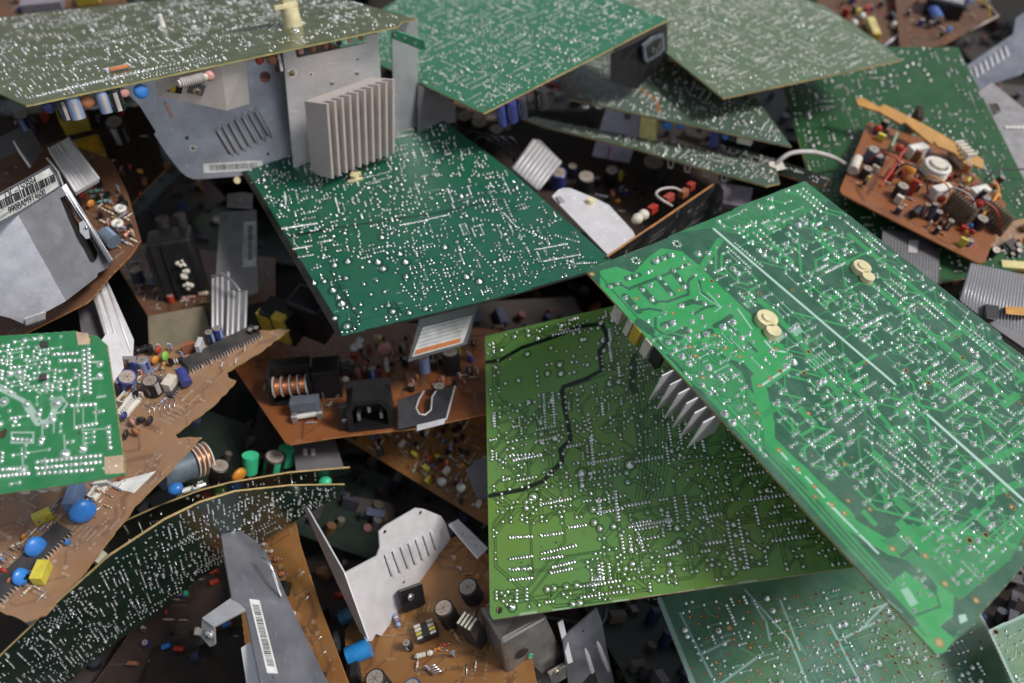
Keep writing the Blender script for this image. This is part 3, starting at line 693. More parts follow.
# deep jumble under the boards one can tell apart
rg = random.Random(11)
DG = M('shade-dark green board', (.005, .013, .008), .5, dust=.03, bump=.3); DB = M('shade-dark brown board', (.018, .010, .006), .6, dust=.03, bump=.3)  # nearly black boards: the shade of the deep gaps is put into their colour
b = MB(); SM = [BLK, FER, NAVY, DSTEEL, M('shade-dark cream', (.09, .075, .055), .6), M('shade-dark red', (.10, .015, .01), .5), M('shade-dark blue', (.015, .03, .08), .5), M('shade-dark orange', (.10, .045, .018), .5)]  # small parts darkened likewise, gap shade in the colour
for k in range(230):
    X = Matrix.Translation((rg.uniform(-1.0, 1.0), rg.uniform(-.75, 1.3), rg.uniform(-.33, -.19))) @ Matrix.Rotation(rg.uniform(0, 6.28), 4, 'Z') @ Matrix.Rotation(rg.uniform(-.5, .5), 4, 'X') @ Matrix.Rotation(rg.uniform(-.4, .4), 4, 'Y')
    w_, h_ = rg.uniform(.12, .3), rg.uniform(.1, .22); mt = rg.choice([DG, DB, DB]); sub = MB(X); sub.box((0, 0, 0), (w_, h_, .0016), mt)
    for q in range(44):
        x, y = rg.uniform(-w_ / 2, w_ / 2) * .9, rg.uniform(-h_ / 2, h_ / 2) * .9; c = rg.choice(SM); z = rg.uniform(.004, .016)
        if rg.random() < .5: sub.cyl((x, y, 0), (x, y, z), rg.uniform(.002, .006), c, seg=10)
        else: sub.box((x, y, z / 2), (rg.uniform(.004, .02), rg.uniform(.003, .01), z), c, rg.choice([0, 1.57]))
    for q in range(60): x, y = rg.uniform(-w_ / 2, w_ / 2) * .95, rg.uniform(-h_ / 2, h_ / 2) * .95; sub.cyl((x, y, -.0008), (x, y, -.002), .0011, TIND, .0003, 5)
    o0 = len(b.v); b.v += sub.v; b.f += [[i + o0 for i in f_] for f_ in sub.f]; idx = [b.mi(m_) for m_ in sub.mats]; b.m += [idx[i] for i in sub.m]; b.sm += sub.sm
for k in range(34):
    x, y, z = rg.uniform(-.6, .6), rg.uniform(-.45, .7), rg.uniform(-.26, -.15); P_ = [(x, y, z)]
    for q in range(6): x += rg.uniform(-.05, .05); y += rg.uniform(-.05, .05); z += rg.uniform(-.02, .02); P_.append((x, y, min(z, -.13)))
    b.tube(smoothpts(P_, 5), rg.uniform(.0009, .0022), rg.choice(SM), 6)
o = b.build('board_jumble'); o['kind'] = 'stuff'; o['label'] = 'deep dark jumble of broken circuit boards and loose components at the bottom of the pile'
# ------------------------------------------------------------------ A: big bright green board, right
MA = pcbmat('bright green mask', (.012, .078, .038), (.020, .26, .068), silk=(.35, .52, .44), rough=.30, tint=(.75, .95, .8), tintamt=.5, dust=.13, dustcol=(.30, .42, .36), hole=(.22, .12, .03), spec=.55)
pA = rectplane((937, 655), .46, (585, 270), .60, (805, 181))
A = Board('circuit_board', 'largest and brightest green circuit board, on top of the pile, with two cream nylon spacers', pA,
          [(585, 270), (668, 238), (669, 236), (733, 210), (735, 208), (805, 181), (1000, 333), (1003, 341), (1020, 353), (1137, 441), (1023, 567), (978, 617), (974, 624), (945, 652), (937, 655)], h=.00055, seed=3, edge=EDGE)
z6 = lambda *p: zz(600, 240, 4.88, *p); z4 = lambda *p: zz(750, 330, 3.595, *p); z8 = lambda *p: zz(750, 500, 3.733, *p)
A.R.fill(pA.uvs(z6((0, 150), (80, 130), (165, 160), (240, 80), (300, 40), (400, 55), (490, 130), (600, 240), (720, 350), (800, 430), (940, 560), (930, 640), (820, 720), (700, 600), (560, 560), (480, 640), (430, 760), (0, 250))))
A.R.fill(pA.uvs([(660, 235), (735, 205), (805, 178), (830, 200), (760, 240), (712, 228)]), 0, .35)
for wd, pts in ((4.2, [(40, 225), (95, 212)]), (4.6, [(130, 188), (190, 168)]), (6.0, [(122, 275), (185, 345)]), (6.0, [(205, 240), (262, 300)]), (5.4, [(285, 188), (350, 262)]), (5.4, [(355, 150), (418, 232)]),
                (5, [(260, 110), (350, 70)]), (2.4, [(95, 215), (140, 238), (225, 205), (300, 178), (360, 150), (440, 110)]), (2.2, [(185, 345), (240, 335), (300, 345)]), (2.2, [(262, 300), (330, 300), (430, 265), (430, 200), (470, 165)]),
                (2.0, [(270, 380), (270, 430), (310, 460), (400, 465)]), (5, [(310, 415), (360, 400)]), (4.6, [(390, 320), (450, 300), (515, 312)]), (2., [(460, 360), (510, 330), (560, 320)]), (2.0, [(485, 200), (490, 250), (550, 300)]),
                (3., [(230, 395), (230, 430), (330, 560), (420, 650)]), (8., [(195, 405), (240, 440)]), (4, [(640, 370), (600, 400), (560, 420)]), (5, [(590, 425), (650, 400)]), (3, [(640, 430), (700, 480), (760, 540)]),
                (9, [(560, 560), (640, 620), (700, 700)]), (6, [(430, 620), (520, 640), (560, 700)]), (5.4, [(480, 470), (540, 445)]), (7, [(330, 500), (420, 440)]), (6, [(370, 540), (440, 600)]), (3, [(160, 100), (60, 125)]), (6, [(160, 100), (190, 100)])):
    A.px(z6(*pts), wd, 0, 0.)
A.px(z6((500, 270), (590, 330), (560, 350)), .6, 1, .9); A.px(z6((480, 215), (490, 260), (545, 300)), .5, 1, .8); A.px(z6((525, 255), (592, 328)), .7, 1, .9)
A.px([(738, 309), (752, 329)], 1.1, 1, .9)
for p in (((758, 380), (767, 422), (767, 438), (786, 458), (847, 516)), ((800, 470), (850, 524), (889, 547), (927, 558), (946, 588), (944, 612), (935, 640))): A.px(p, 10, 0, 1.)
A.R.fill(pA.uvs([(887, 587), (905, 570), (930, 590), (940, 600), (935, 618), (920, 624)])); A.R.fill(pA.uvs([(912, 628), (934, 617), (948, 618), (962, 628), (945, 652), (937, 656)]))
A.R.fill(pA.uvs([(880, 540), (960, 520), (990, 545), (1024, 500), (1060, 470), (1010, 560), (960, 600)]), 0, .55)
for p in ([(600, 275), (612, 290), (760, 452), (800, 495), (840, 540), (900, 605), (925, 635)], [(640, 322), (740, 440), (790, 492)], [(858, 545), (905, 570), (935, 590), (940, 606), (915, 615)]): A.px(p, 1.1, 0, 0.)
for q in (((965, 470), (1040, 440)), ((985, 495), (1060, 470)), ((820, 240), (1010, 400)), ((850, 235), (1060, 410)), ((760, 300), (800, 340), (850, 410)), ((720, 240), (700, 270)), ((930, 380), (1000, 430)), ((850, 380), (900, 440))): A.px(q, 5, 0, .8)
ks = [(740, 250), (900, 340), (860, 300), (790, 290), (960, 360), (830, 420), (980, 420)]
for k in range(46):
    x, y = A.rng.uniform(720, 1040), A.rng.uniform(230, 560); u, v = pA.uv(x, y); a, c = A.rng.uniform(8, 26) * mm, A.rng.uniform(2, 8) * mm
    if A.rng.random() < .5: a, c = c, a
    A.R.fill([(u, v), (u + a, v), (u + a, v + c), (u, v + c)], 0, A.rng.choice([.9, .7, .0, .9]))
# real pads of the mains corner
for (x, y, r) in ((52, 228, 1.4), (85, 212, 1.3), (142, 188, 1.3), (175, 172, 1.3), (125, 283, 1.4), (172, 328, 1.6), (208, 243, 1.4), (247, 225, 1.4), (255, 292, 1.6), (292, 185, 1.5), (320, 215, 1), (345, 264, 1.6), (362, 150, 1.4), (388, 195, 1.3), (412, 230, 1.5), (400, 132, 1.2), (432, 118, 1.2),
                  (275, 102, 2.2), (312, 90, 1.7), (352, 75, 2.2), (465, 170, 1.1), (503, 192, 1), (470, 288, 1.4), (512, 312, 1.3), (400, 322, 1.6), (388, 325, 1.1), (315, 357, 1.5), (358, 405, 1.8), (322, 425, 1.7), (235, 398, 1.3), (450, 398, 1.5), (495, 378, 1.7), (335, 500, 1.7), (368, 535, 1.7), (400, 570, 1.9), (435, 605, 2.0),
                  (440, 443, 1.5), (478, 470, 1.8), (520, 460, 2.1), (602, 425, 2.2), (652, 400, 2.0), (532, 622, 2.1), (575, 510, 1.2), (545, 545, 1.4), (510, 512, 1.4), (480, 68, 2.1), (528, 65, 1.8), (540, 108, 1.5), (575, 272, 1.4), (545, 228, 1.2), (622, 240, 1.1), (512, 142, 1.0), (632, 320, 1.2), (408, 92, 1), (450, 357, .9), (292, 480, .8), (398, 428, .8), (510, 420, .9), (290, 375, .8), (235, 160, 1.2), (250, 150, 1)):
    A.jpx(z6((x, y)), r * 1.2)
for p in z6((375, 18), (175, 100)):
    u, v = pA.uv(*p)
    for k in range(8): A.joint(u + 3.1 * mm * math.cos(k * .785), v + 3.1 * mm * math.sin(k * .785), .8, lead=0)
    A.R.disc((u, v), 2.6 * mm, 1, .35); A.hole(u, v, 1.5)
for x, y in z6((178, 285), (388, 245), (357, 357), (545, 200), (440, 522), (562, 465), (468, 565), (613, 528), (685, 568), (505, 672), (862, 532), (880, 638)): A.holepx(x, y, 1.0)
A.holepx(592, 274, 1.5)
for x, y in z4((105, 432), (172, 500), (232, 562), (295, 628), (340, 658), (95, 68), (72, 172), (108, 148), (35, 200), (210, 78), (195, 155), (210, 300), (562, 145), (642, 190), (765, 100), (940, 635)): A.holepx(x, y, 1.1)
for x, y in z8((532, 182), (655, 208), (728, 312), (820, 150), (880, 130), (980, 28), (845, 375)): A.holepx(x, y, 1.4)
A.holepx(*z8((707, 532))[0], 2.2)
# long printed white bars and dashes
A.px([(714, 229), (752, 262), (833, 331), (895, 384)], 2.3, 1, 1.); A.px([(928, 415), (1030, 506), (1100, 566)], 2.5, 1, 1.)
for a, c in (((761, 386), (789, 367)), ((779, 450), (787, 459)), ((793, 466), (800, 473)), ((806, 477), (824, 497)), ((833, 507), (845, 520)), ((828, 503), (857, 532)), ((860, 535), (878, 553)), ((765, 341), (773, 350)), ((773, 350), (785, 352))): A.px([a, c], 1.5, 1, 1.)
A.px([(887, 640 - 40), (902, 612)], .6, 1, .6)
# connector and chip rows that read in the photo
for a, c, n_ in ((((865, 450)), (928, 501), 22), ((877, 443), (942, 493), 22), ((906, 447), (940, 480), 12), ((937, 381), (958, 365), 9), ((942, 362), (952, 350), 5), ((727, 247), (750, 268), 12), ((735, 243), (762, 266), 12), ((845, 425), (862, 410), 8)):
    A.rowpx(a, c, n_, .85, 1.25, math.pi / 4)
A.R.fill(pA.uvs(z8((562, 335), (590, 325), (628, 385), (600, 400))), 1, .6); A.jpx(z8((570, 315), (570, 283), (628, 262), (640, 300), (655, 325), (612, 412), (630, 350), (668, 355), (650, 290), (618, 290)), 1.2)
A.R.fill(pA.uvs(z8((778, 430), (805, 425), (812, 450), (785, 462))), 1, .9); A.R.fill(pA.uvs(z8((708, 470), (845, 370), (862, 395), (760, 515))), 0, 0.)
for p in ([(789, 328), (797, 322), (803, 331), (796, 337)], [(772, 335), (779, 330), (785, 337), (778, 343)]): A.R.fill(pA.uvs(p), 1, .55)
pour = z6((0, 150), (165, 140), (300, 40), (400, 50), (490, 130), (600, 240), (680, 330), (560, 480), (440, 640), (0, 250))
corr = [(758, 380), (778, 440), (850, 512), (889, 537), (932, 555), (958, 590), (1000, 575), (960, 640), (930, 665), (600, 300)]
silkav = [[(706, 232), (716, 222), (900, 376), (890, 391)], [(922, 417), (932, 409), (1110, 560), (1100, 575)]]
bottomlane = [(640, 330), (600, 270), (790, 480), (940, 660), (980, 620), (890, 600), (760, 440)]
spots = [[(745, 318), (768, 304), (784, 318), (766, 344)], [(843, 272), (858, 255), (878, 268), (860, 293)]]
A.auto(520, [(720, 215), (805, 183), (1137, 441), (1020, 560), (930, 540), (840, 490), (780, 440), (765, 380), (690, 290)], 1.28, avoid=[pour, corr, *silkav, *spots], mode='trace', tw=.7, silk=.65, dips=.07, big=.10, longtr=.06)
A.auto(330, [(790, 300), (870, 280), (1020, 400), (1000, 540), (900, 520), (800, 440)], 1.2, avoid=[*silkav, corr, *spots], mode='trace', tw=.5, silk=.8, dips=.12, big=.03)
A.auto(150, [(880, 540), (990, 520), (1050, 500), (960, 600), (930, 590)], 1.05, avoid=[corr], mode='trace', tw=.5, silk=.7, dips=.0, big=.05)
A.R.fill(pA.uvs([(668, 352), (700, 340), (742, 372), (760, 425), (764, 458), (745, 440)]), 0, .65)
for o_, w_ in ((7, 2.2), (13, 1.6), (19, 2.4)): A.px([(700 + o_, 392), (745 + o_, 440), (790 + o_, 490 - 2), (840 + o_, 545), (880 + o_, 588)], w_, 0, .75)
A.auto(70, [(650, 338), (690, 330), (745, 372), (762, 425), (768, 462), (745, 438)], 1.25, mode='pour', tw=1.2, clr=.7, silk=.6, dips=0, big=.3)
A.auto(45, z6((430, 400), (700, 380), (760, 560), (560, 700), (430, 620)), .85, mode='pour', tw=.6, silk=.7, big=.05, dips=0)
for _ in range(60):
    x, y = A.rng.uniform(720, 1050), A.rng.uniform(220, 560); u, v = pA.uv(x, y)
    if A.free([(u, v)], 2 * mm) and A.isin(u, v, .004): A.R.disc((u, v), 1.5 * mm, 2, 1.); A.hole(u, v, .75)
A.pads(1.25)
A.done(MA, TIN)
spacer(PM(pA, 765, 322, dx=(780, 307)), A.t, 1.8); spacer(PM(pA, 860, 270, dx=(874, 255)), A.t, 1.65)
# components hanging below board A that show past its edge
hsA = PM(pA, 700, 385, dx=(760, 452), side=-1)
HA = heatsink(hsA @ Tm(2, -6, 2), A.t, 42, 22, 28, 6, WALU)
for x, y, c, w_ in ((616, 308, CREAM, 9), (627, 322, CREAM, 5), (634, 330, YEL, 8), (645, 343, CREAM, 7), (655, 353, BLK, 9)): filmcap(PM(pA, x + 6, y - 3, dx=(x + 20, y + 14), side=-1), A.t, w_, 5, 15, c)
# ------------------------------------------------------------------ B: olive board, lower middle
MBm = pcbmat('olive green mask', (.016, .05, .016), (.125, .29, .085), silk=(.35, .5, .3), rough=.26, tint=(1.3, .95, .4), tintamt=.8, patch=9, dust=.12, dustcol=(.20, .22, .10), hole=(.004, .01, .006))
pB = rectplane((490, 619), .60, (485, 336), .74, (613, 306))
Bd = Board('circuit_board', 'olive green circuit board with a black zigzag line, partly beneath the brightest board', pB,
           [(485, 336), (613, 306), (770, 270), (870, 563), (853, 567), (493, 619.5), (490, 614)], h=.0006, seed=8, base=1., edge=M('reddish board edge', (.45, .28, .2), .6))
z3 = lambda *p: zz(480, 320, 3.596, *p); zA = lambda *p: zz(470, 280, 5.994, *p); z7 = lambda *p: zz(480, 500, 3.657, *p)
Bd.auto(680, None, .95, avoid=[[(500, 340), (570, 335), (600, 330), (600, 380), (560, 390), (500, 400)], z7((60, 90), (400, 90), (380, 310), (60, 310))], mode='pour', tw=.9, clr=.62, silk=0, dips=.14, big=.07, pil=1.5, longtr=.12)
for a, c, n_ in (((110, 137), (190, 133), 9), ((225, 130), (300, 120), 8), ((325, 100), (385, 90), 7), ((110, 215), (190, 205), 9), ((225, 195), (350, 165), 12), ((265, 245), (345, 225), 9), ((110, 255), (185, 250), 8), ((110, 292), (190, 285), 8), ((430, 48), (520, 30), 9), ((545, 98), (700, 72), 16), ((260, 265), (335, 250), 8), ((225, 215), (300, 205), 8),
                 ((220, 15), (330, -5), 12), ((410, 290), (450, 288), 5), ((410, 310), (455, 305), 5)):
    Bd.rowpx(*z7(a, c), n_, .8, 1.7, math.pi / 2)
for a, c, n_ in (((545, 130), (555, 190), 6), ((580, 125), (595, 185), 6), ((515, 130), (525, 190), 6), ((820, 20), (835, 80), 6)): Bd.rowpx(*z7(a, c), n_, .85, 1.5, 0)
for a, c, n_ in (((390, 515), (500, 495), 11), ((420, 650), (520, 630), 8), ((95, 490), (190, 480), 8), ((390, 340), (405, 430), 7), ((370, 350), (385, 390), 4)): Bd.rowpx(*z3(a, c), n_, .85, 1.5, math.pi / 2)
for x, y, r in ((265, 340, 1.9), (405, 350, 1.7), (545, 275, 2.0), (187, 420, 1.5), (343, 443, 1.9), (485, 408, 1.5), (578, 427, 1.1), (660, 400, 1.1), (622, 322, 1.4), (658, 312, 1.4), (730, 293, 1.2), (768, 288, 1.5), (620, 455, 1.3), (697, 457, 1.3), (612, 492, 1.3), (640, 490, 1), (705, 507, 1.6), (680, 507, 1), (460, 508, 1.3), (490, 500, 1), (538, 505, 2.2), (465, 560, 1.9), (545, 560, 2.2), (597, 560, 1), (625, 550, 1.4), (400, 545, 1.2), (402, 575, 1.3), (404, 605, 1.3), (408, 632, 1.2), (290, 600, 1.7), (212, 620, 1.4), (155, 525, 1.3), (760, 468, 1.4), (768, 380, 1.1), (518, 427, .8), (240, 475, 1), (670, 357, 1.6), (690, 355, 1.4)):
    Bd.jpx(zA((x, y)), r * .95)
for x, y, r in ((365, 550, 2.6), (540, 520, 2.6), (192, 637, 2.6), (270, 425, 2.), (215, 362, 1.6), (258, 290, 1.8), (175, 295, 1.6), (222, 440, 1.6), (690, 470, 1.4), (720, 485, 1.4), (760, 525, 1.4)): Bd.jpx(z3((x, y)), r)
zig = zA((88, 495), (180, 480), (310, 405), (420, 370), (560, 320), (650, 280), (790, 260), (820, 330), (818, 375), (775, 425), (790, 540), (700, 590), (560, 640), (545, 683)) + z3((298, 260), (300, 300), (322, 400), (325, 430), (290, 465), (295, 510), (225, 580), (150, 610), (36, 632))
Bd.px(zig, 3.9, 0, 0); Bd.px(zig, 3.0, 2, 1)
Bd.px(z3((555, 130), (545, 230), (560, 260)), 5.5, 0, .0); Bd.px(z3((480, 175), (440, 200), (330, 240), (330, 330)), 1.0, 0, 0)
for k in range(9): Bd.px(z3((560 + k * 12, 180 + k * 6), (580 + k * 12, 330), (575 + k * 13, 520), (560 + k * 12, 640)), .55, 0, 0)
for q in range(14): a = Bd.rng.uniform(500, 700); Bd.px([(a, 560 + q), (a + Bd.rng.uniform(20, 60), 556 + q)], .4, 0, 0)
for x, y in z3((295, 285), (312, 325), (318, 368), (325, 408), (270, 540), (230, 575), (360, 520), (398, 560), (318, 560), (585, 482)): Bd.holepx(x, y, .9, False)
Bd.holepx(*z7((70, 403))[0], 1.9); u, v = pB.uv(*z7((118, 392))[0]); Bd.joint(u, v, 2.0)
# slots and score marks along the front edge
for a, c in (((150, 418), (205, 410)), ((270, 405), (328, 398)), ((490, 372), (540, 366)), ((600, 360), (660, 350)), ((725, 342), (780, 332)), ((830, 325), (890, 315)), ((950, 305), (1010, 296))): Bd.px(z7(a, c), 2.0, 1, .95)
for k in range(7): u, v = pB.uv(*z7((122 + 9 * k, 424))[0]); Bd.R.fill([(u, v), (u + 1.2 * mm, v), (u + 1.2 * mm, v + 1.6 * mm), (u, v + 1.6 * mm)], 2, 1)
Bd.pads(1.5, iso=.45)
Bd.done(MBm, TIN)
# ------------------------------------------------------------------ C: dark teal board, centre
MC = pcbmat('teal green mask', (.003, .028, .018), (.012, .125, .070), silk=(.30, .45, .38), rough=.30, tint=(.7, .85, .8), tintamt=.7, dust=.12, dustcol=(.14, .17, .13), hole=(.006, .006, .006))
pC = nplane((338, 337), .655, (-.03, -.02, 1), (617, 265))
Cb = Board('circuit_board', 'dark teal circuit board with a black rim lying below the finned heatsink', pC, [(338, 337), (255, 194), (237, 165), (440, 118), (510, 170), (617, 265), (609, 268), (585, 274), (490, 301)], h=.0006, seed=21, base=.75, edge=M('black board edge', (.03, .025, .02), .5))
z5 = lambda *p: zz(250, 165, 3.904, *p); zc = lambda *p: zz(490, 165, 3.904, *p)
Cb.px([(340, 335), (257, 196), (238, 166)], 8, 2, 1.); Cb.px([(345, 337), (490, 302), (617, 266)], 5, 2, 1.); Cb.R.fill(pC.uvs(z5((345, 620), (430, 600), (450, 655), (360, 670))), 2, 0)
Cb.R.fill(pC.uvs(zc((90, 470), (160, 450), (165, 500), (100, 515))), 2, 0)
Cb.px(z5((150, 285), (300, 250), (720, 190), (1000, 130)), 1.5, 2, 1.); Cb.px(z5((310, 410), (430, 610)), 1.2, 2, .9); Cb.px(z5((560, 530), (592, 578)), 1.2, 2, .9); Cb.px(z5((150, 272), (300, 256)), 1.8, 2, .9)
av = [z5((340, 400), (560, 380), (590, 570), (440, 620))]
for a, c, n_ in (((125, 248), (262, 228), 22), ((170, 328), (242, 315), 12), ((585, 235), (690, 215), 18), ((700, 210), (770, 195), 10), ((845, 290), (960, 415), 12), ((955, 305), (1010, 370), 7), ((190, 360), (245, 350), 7), ((265, 303), (320, 293), 7), ((590, 465), (640, 525), 6), ((775, 350), (840, 430), 7), ((650, 325), (720, 318), 6)):
    Cb.rowpx(*z5(a, c), n_, .72, 1.2, 0)
for a, c, n_ in (((175, 330), (300, 308), 18), ((210, 375), (350, 350), 18), ((55, 190), (100, 240), 9), ((215, 290), (130, 250), 8), ((330, 385), (415, 380), 10), ((255, 275), (345, 300), 9)): Cb.rowpx(*zc(a, c), n_, .75, 1.2, 0)
for x, y, r in ((122, 158, 1.6), (325, 490, 2.2), (358, 542, 2.4), (345, 518, 1.6), (500, 380, 2.), (520, 405, 2.2), (608, 380, 2.), (585, 348, 1.8), (610, 437, 1.8), (330, 392, 1.8), (382, 378, 1.9), (375, 442, 1.5), (290, 455, 1.5), (250, 462, 1.6), (330, 598, 1.8), (540, 548, 1.6), (557, 572, 2.), (685, 562, 1.6), (845, 437, 1.8), (895, 455, 2), (760, 322, 2), (515, 283, 1.8), (438, 400, 1.2), (495, 452, 1.2), (525, 495, 1.3), (472, 505, 1.2), (432, 545, 1.3), (405, 560, 1.1), (432, 575, 1.1), (445, 465, 1.2), (465, 378, 1.2), (490, 562, 1), (515, 552, 1), (622, 578, 1.5), (378, 630, 2.4), (470, 30, 1.2), (485, 55, 1.2), (458, 18, 1.1), (570, 15, 1.3), (605, 60, 1.2), (548, 85, 1.2), (428, 108, 1.5)):
    Cb.jpx(z5((x, y)), r * 1.05)
Cb.auto(620, None, .8, avoid=av + [z5((0, 600), (345, 680), (10, 120), (40, 110), (360, 600))], mode='pour', tw=.9, clr=.42, silk=.04, dips=.06, big=.05, ang=0)
YL = M('bare copper yellow', (.45, .33, .10), .45, dust=.2)
for k in range(70):
    u, v = pC.uv(Cb.rng.uniform(260, 600), Cb.rng.uniform(140, 320)); Cb.R.seg((u, v), (u + Cb.rng.uniform(1, 4) * mm, v), .9 * mm, 1, .6)
    if k % 3 == 0: Cb.hole(u, v, .5)
Cb.holepx(*z5((410, 638))[0], 1.6); Cb.pads(1.4, iso=.7); Cb.done(MC, TIN)
sp = mb(PM(pC, 355, 179)); Cy(sp, (0, 0, 0), (0, 0, 6), 4, NYL, 3.6, 18); B3(sp, 0, -3, 1, 14, 2.4, 2.4, NYL); B3(sp, 5, 2, 3, 3, 3, 4, NYL); sp.build('nylon_standoff', Cb.t, bevel=.0004)
# ------------------------------------------------------------------ TL: long khaki board seen edge on, top left
MT = pcbmat('khaki mask', (.05, .075, .035), (.12, .15, .075), silk=(.45, .48, .36), rough=.2, spec=1., tint=(1.2, 1.0, .8), tintamt=.6, dust=.25, dustcol=(.22, .20, .13))
pT = rectplane((26, 105), .60, (416, 19), .74, (352, 1))
TB = Board('circuit_board', 'long khaki circuit board seen almost edge on at the top left, heatsinks hanging below it', pT,
           [(26, 105), (0, 93), (-60, 72), (-90, 40), (0, 17), (117, 4), (250, -9), (290, -16), (352, 1), (416, 19), (402, 21), (398, 26)], h=.0008, seed=33, base=.4, edge=M('khaki board edge', (.30, .27, .10), .55))
TB.auto(640, None, .85, mode='pour', tw=1.2, clr=.4, silk=.1, dips=.08, big=.10)
for k in range(9): TB.rowpx((30 + 12 * k, 98 - 3 * k), (80 + 14 * k, 86 - 3.2 * k), 16, .9)
TB.pads(1.4, iso=.7); TB.done(MT, TIN, lead=.0006)
# ------------------------------------------------------------------ T2: green board, top centre
M2 = pcbmat('mid green mask', (.010, .08, .04), (.014, .19, .08), silk=(.40, .50, .42), rough=.33, tint=(.8, .9, .8), tintamt=.6, dust=.14, dustcol=(.25, .30, .22))
p2 = rectplane((669, 20), .84, (484, 113), .74, (418, 82))
T2 = Board('circuit_board', 'green circuit board at the top centre pointing one corner down, black mains socket beneath it', p2, [(484, 113), (418, 82), (330, 42), (420, -15), (540, -30), (613, 0), (669, 19)], h=.0008, seed=41, base=.6)
T2.auto(700, None, .82, mode='pour', tw=.9, clr=.4, silk=.08, dips=.1, big=.07); T2.holepx(566, 57, 1.8); T2.holepx(486, 108, 1.6)
for a, c in (((640, 5), (652, 18)), ((652, 18), (625, 28)), ((590, 40), (640, 25)), ((545, 62), (556, 74))): T2.px([a, c], 1.2, 1, .7)
T2.pads(1.4, iso=.7); T2.done(M2, TIND, lead=.0006)
# ------------------------------------------------------------------ T3: khaki board, top right
M3 = pcbmat('dusty khaki mask', (.05, .085, .04), (.115, .16, .075), silk=(.40, .40, .32), rough=.26, spec=.8, tint=(.7, 1.05, .75), tintamt=.8, dust=.3, dustcol=(.26, .24, .16))
p3 = rectplane((902, 61), .863, (723, 98), .80, (668, 54))
T3 = Board('circuit_board', 'dusty khaki circuit board at the top right, its near corner pointing down', p3, [(723, 98), (668, 54), (600, -5), (700, -45), (760, -40), (807, 0), (823, 5), (885, 46), (902, 60)], h=.0009, seed=43, base=.5)
T3.auto(620, None, .85, mode='pour', tw=1.1, clr=.4, silk=.08, dips=.14, big=.06, ang=14); T3.pads(1.4, iso=.7); T3.done(M3, TIND, lead=.0006)
# ------------------------------------------------------------------ TR: leafy green board behind the orange one
M4 = pcbmat('leaf green mask', (.010, .045, .015), (.016, .10, .026), silk=(.42, .48, .40), rough=.36, tint=(.6, .8, .7), tintamt=.7, dust=.12, dustcol=(.2, .22, .15))
p4 = nplane((958, 47), .98, (-.03, -.06, 1), (1021, 173))
T4 = Board('circuit_board', 'leaf green circuit board underneath the orange board, with an arc of solder dots', p4, [(958, 47), (884, 47), (772, 50), (786, 97), (808, 173), (840, 300), (1060, 262), (1021, 173)], h=.0009, seed=47, base=.75)
for x, y in ((586, 298), (570, 270), (578, 245), (600, 236), (622, 240), (643, 258), (655, 275), (665, 297)): T4.jpx(zz(750, 0, 3.693, (x, y)), 2.0)
T4.rowpx((843, 103), (855, 128), 12, .9); T4.rowpx((969, 92), (977, 112), 10, 1.1)
T4.auto(430, None, 1.15, avoid=[[(895, 60), (935, 60), (965, 100), (900, 105)]], mode='pour', tw=1, clr=.45, silk=.1, dips=.04, big=.15, longtr=.1); T4.pads(1.4, iso=.8); T4.done(M4, TIND, lead=.001)
# ------------------------------------------------------------------ BR: teal board with pale rim, bottom right
M5 = pcbmat('sea green mask', (.04, .11, .075), (.09, .25, .17), silk=(.34, .50, .46), rough=.26, tint=(1.3, 1.0, .5), tintamt=.9, dust=.35, dustcol=(.20, .30, .26), hole=(.14, .07, .02), spec=.8)
p5 = nplane((657, 600), .66, (-.05, -.02, 1), (690, 683))
BR = Board('circuit_board', 'sea green circuit board with a pale rim at the bottom, below the brightest board', p5, [(657, 598), (850, 560), (965, 585), (990, 630), (1022, 700), (1022, 760), (712, 760), (690, 683)], h=.0006, seed=53, base=.45)
BR.px([(659, 600), (692, 683), (716, 760)], 5, 1, .75); BR.px([(975, 600), (990, 632), (1022, 700)], 4, 1, .8)
for a, c in (((680, 613), (715, 683)), ((745, 590), (790, 640)), ((722, 683), (760, 655)), ((700, 655), (730, 640)), ((840, 640), (880, 620)), ((780, 600), (800, 650)), ((790, 640), (810, 690)), ((870, 610), (900, 600)), ((752, 600), (766, 622)), ((766, 622), (770, 640)), ((830, 625), (860, 683)), ((890, 600), (860, 630))): BR.px([a, c], 1.6, 1, .85)
for x, y in z7((768, 428), (800, 453), (875, 395), (810, 425), (865, 595), (880, 635), (930, 510), (980, 410), (990, 540), (870, 425), (950, 370), (1000, 450)): BR.holepx(x, y, 1.2)
BR.holepx(*z7((912, 468))[0], 2.0)
for _ in range(90):
    u, v = p5.uv(BR.rng.uniform(690, 1000), BR.rng.uniform(590, 690))
    if BR.isin(u, v, .004): BR.R.disc((u, v), 1.3 * mm, 2, 1); BR.hole(u, v, .7); BR.take([(u, v)], .0014)
BR.auto(950, [(675, 600), (960, 580), (1000, 700), (1000, 760), (720, 760)], 1.1, mode='pour', tw=1, clr=.45, silk=.3, dips=.03, big=.2, longtr=.05); BR.pads(1.4, iso=.6); BR.done(M5, TIN)
def affine(o, a, b_, c):
    """matrix whose unit cube runs from o to a, b and c, each (px, py, depth)"""
    O = W(*o); A_, B_, C_ = W(*a) - O, W(*b_) - O, W(*c) - O
    return Matrix(((A_.x, B_.x, C_.x, O.x), (A_.y, B_.y, C_.y, O.y), (A_.z, B_.z, C_.z, O.z), (0, 0, 0, 1)))
def ub(b, x0, x1, y0, y1, z0, z1, mt): b.box(((x0 + x1) / 2, (y0 + y1) / 2, (z0 + z1) / 2), (x1 - x0, y1 - y0, z1 - z0), mt)
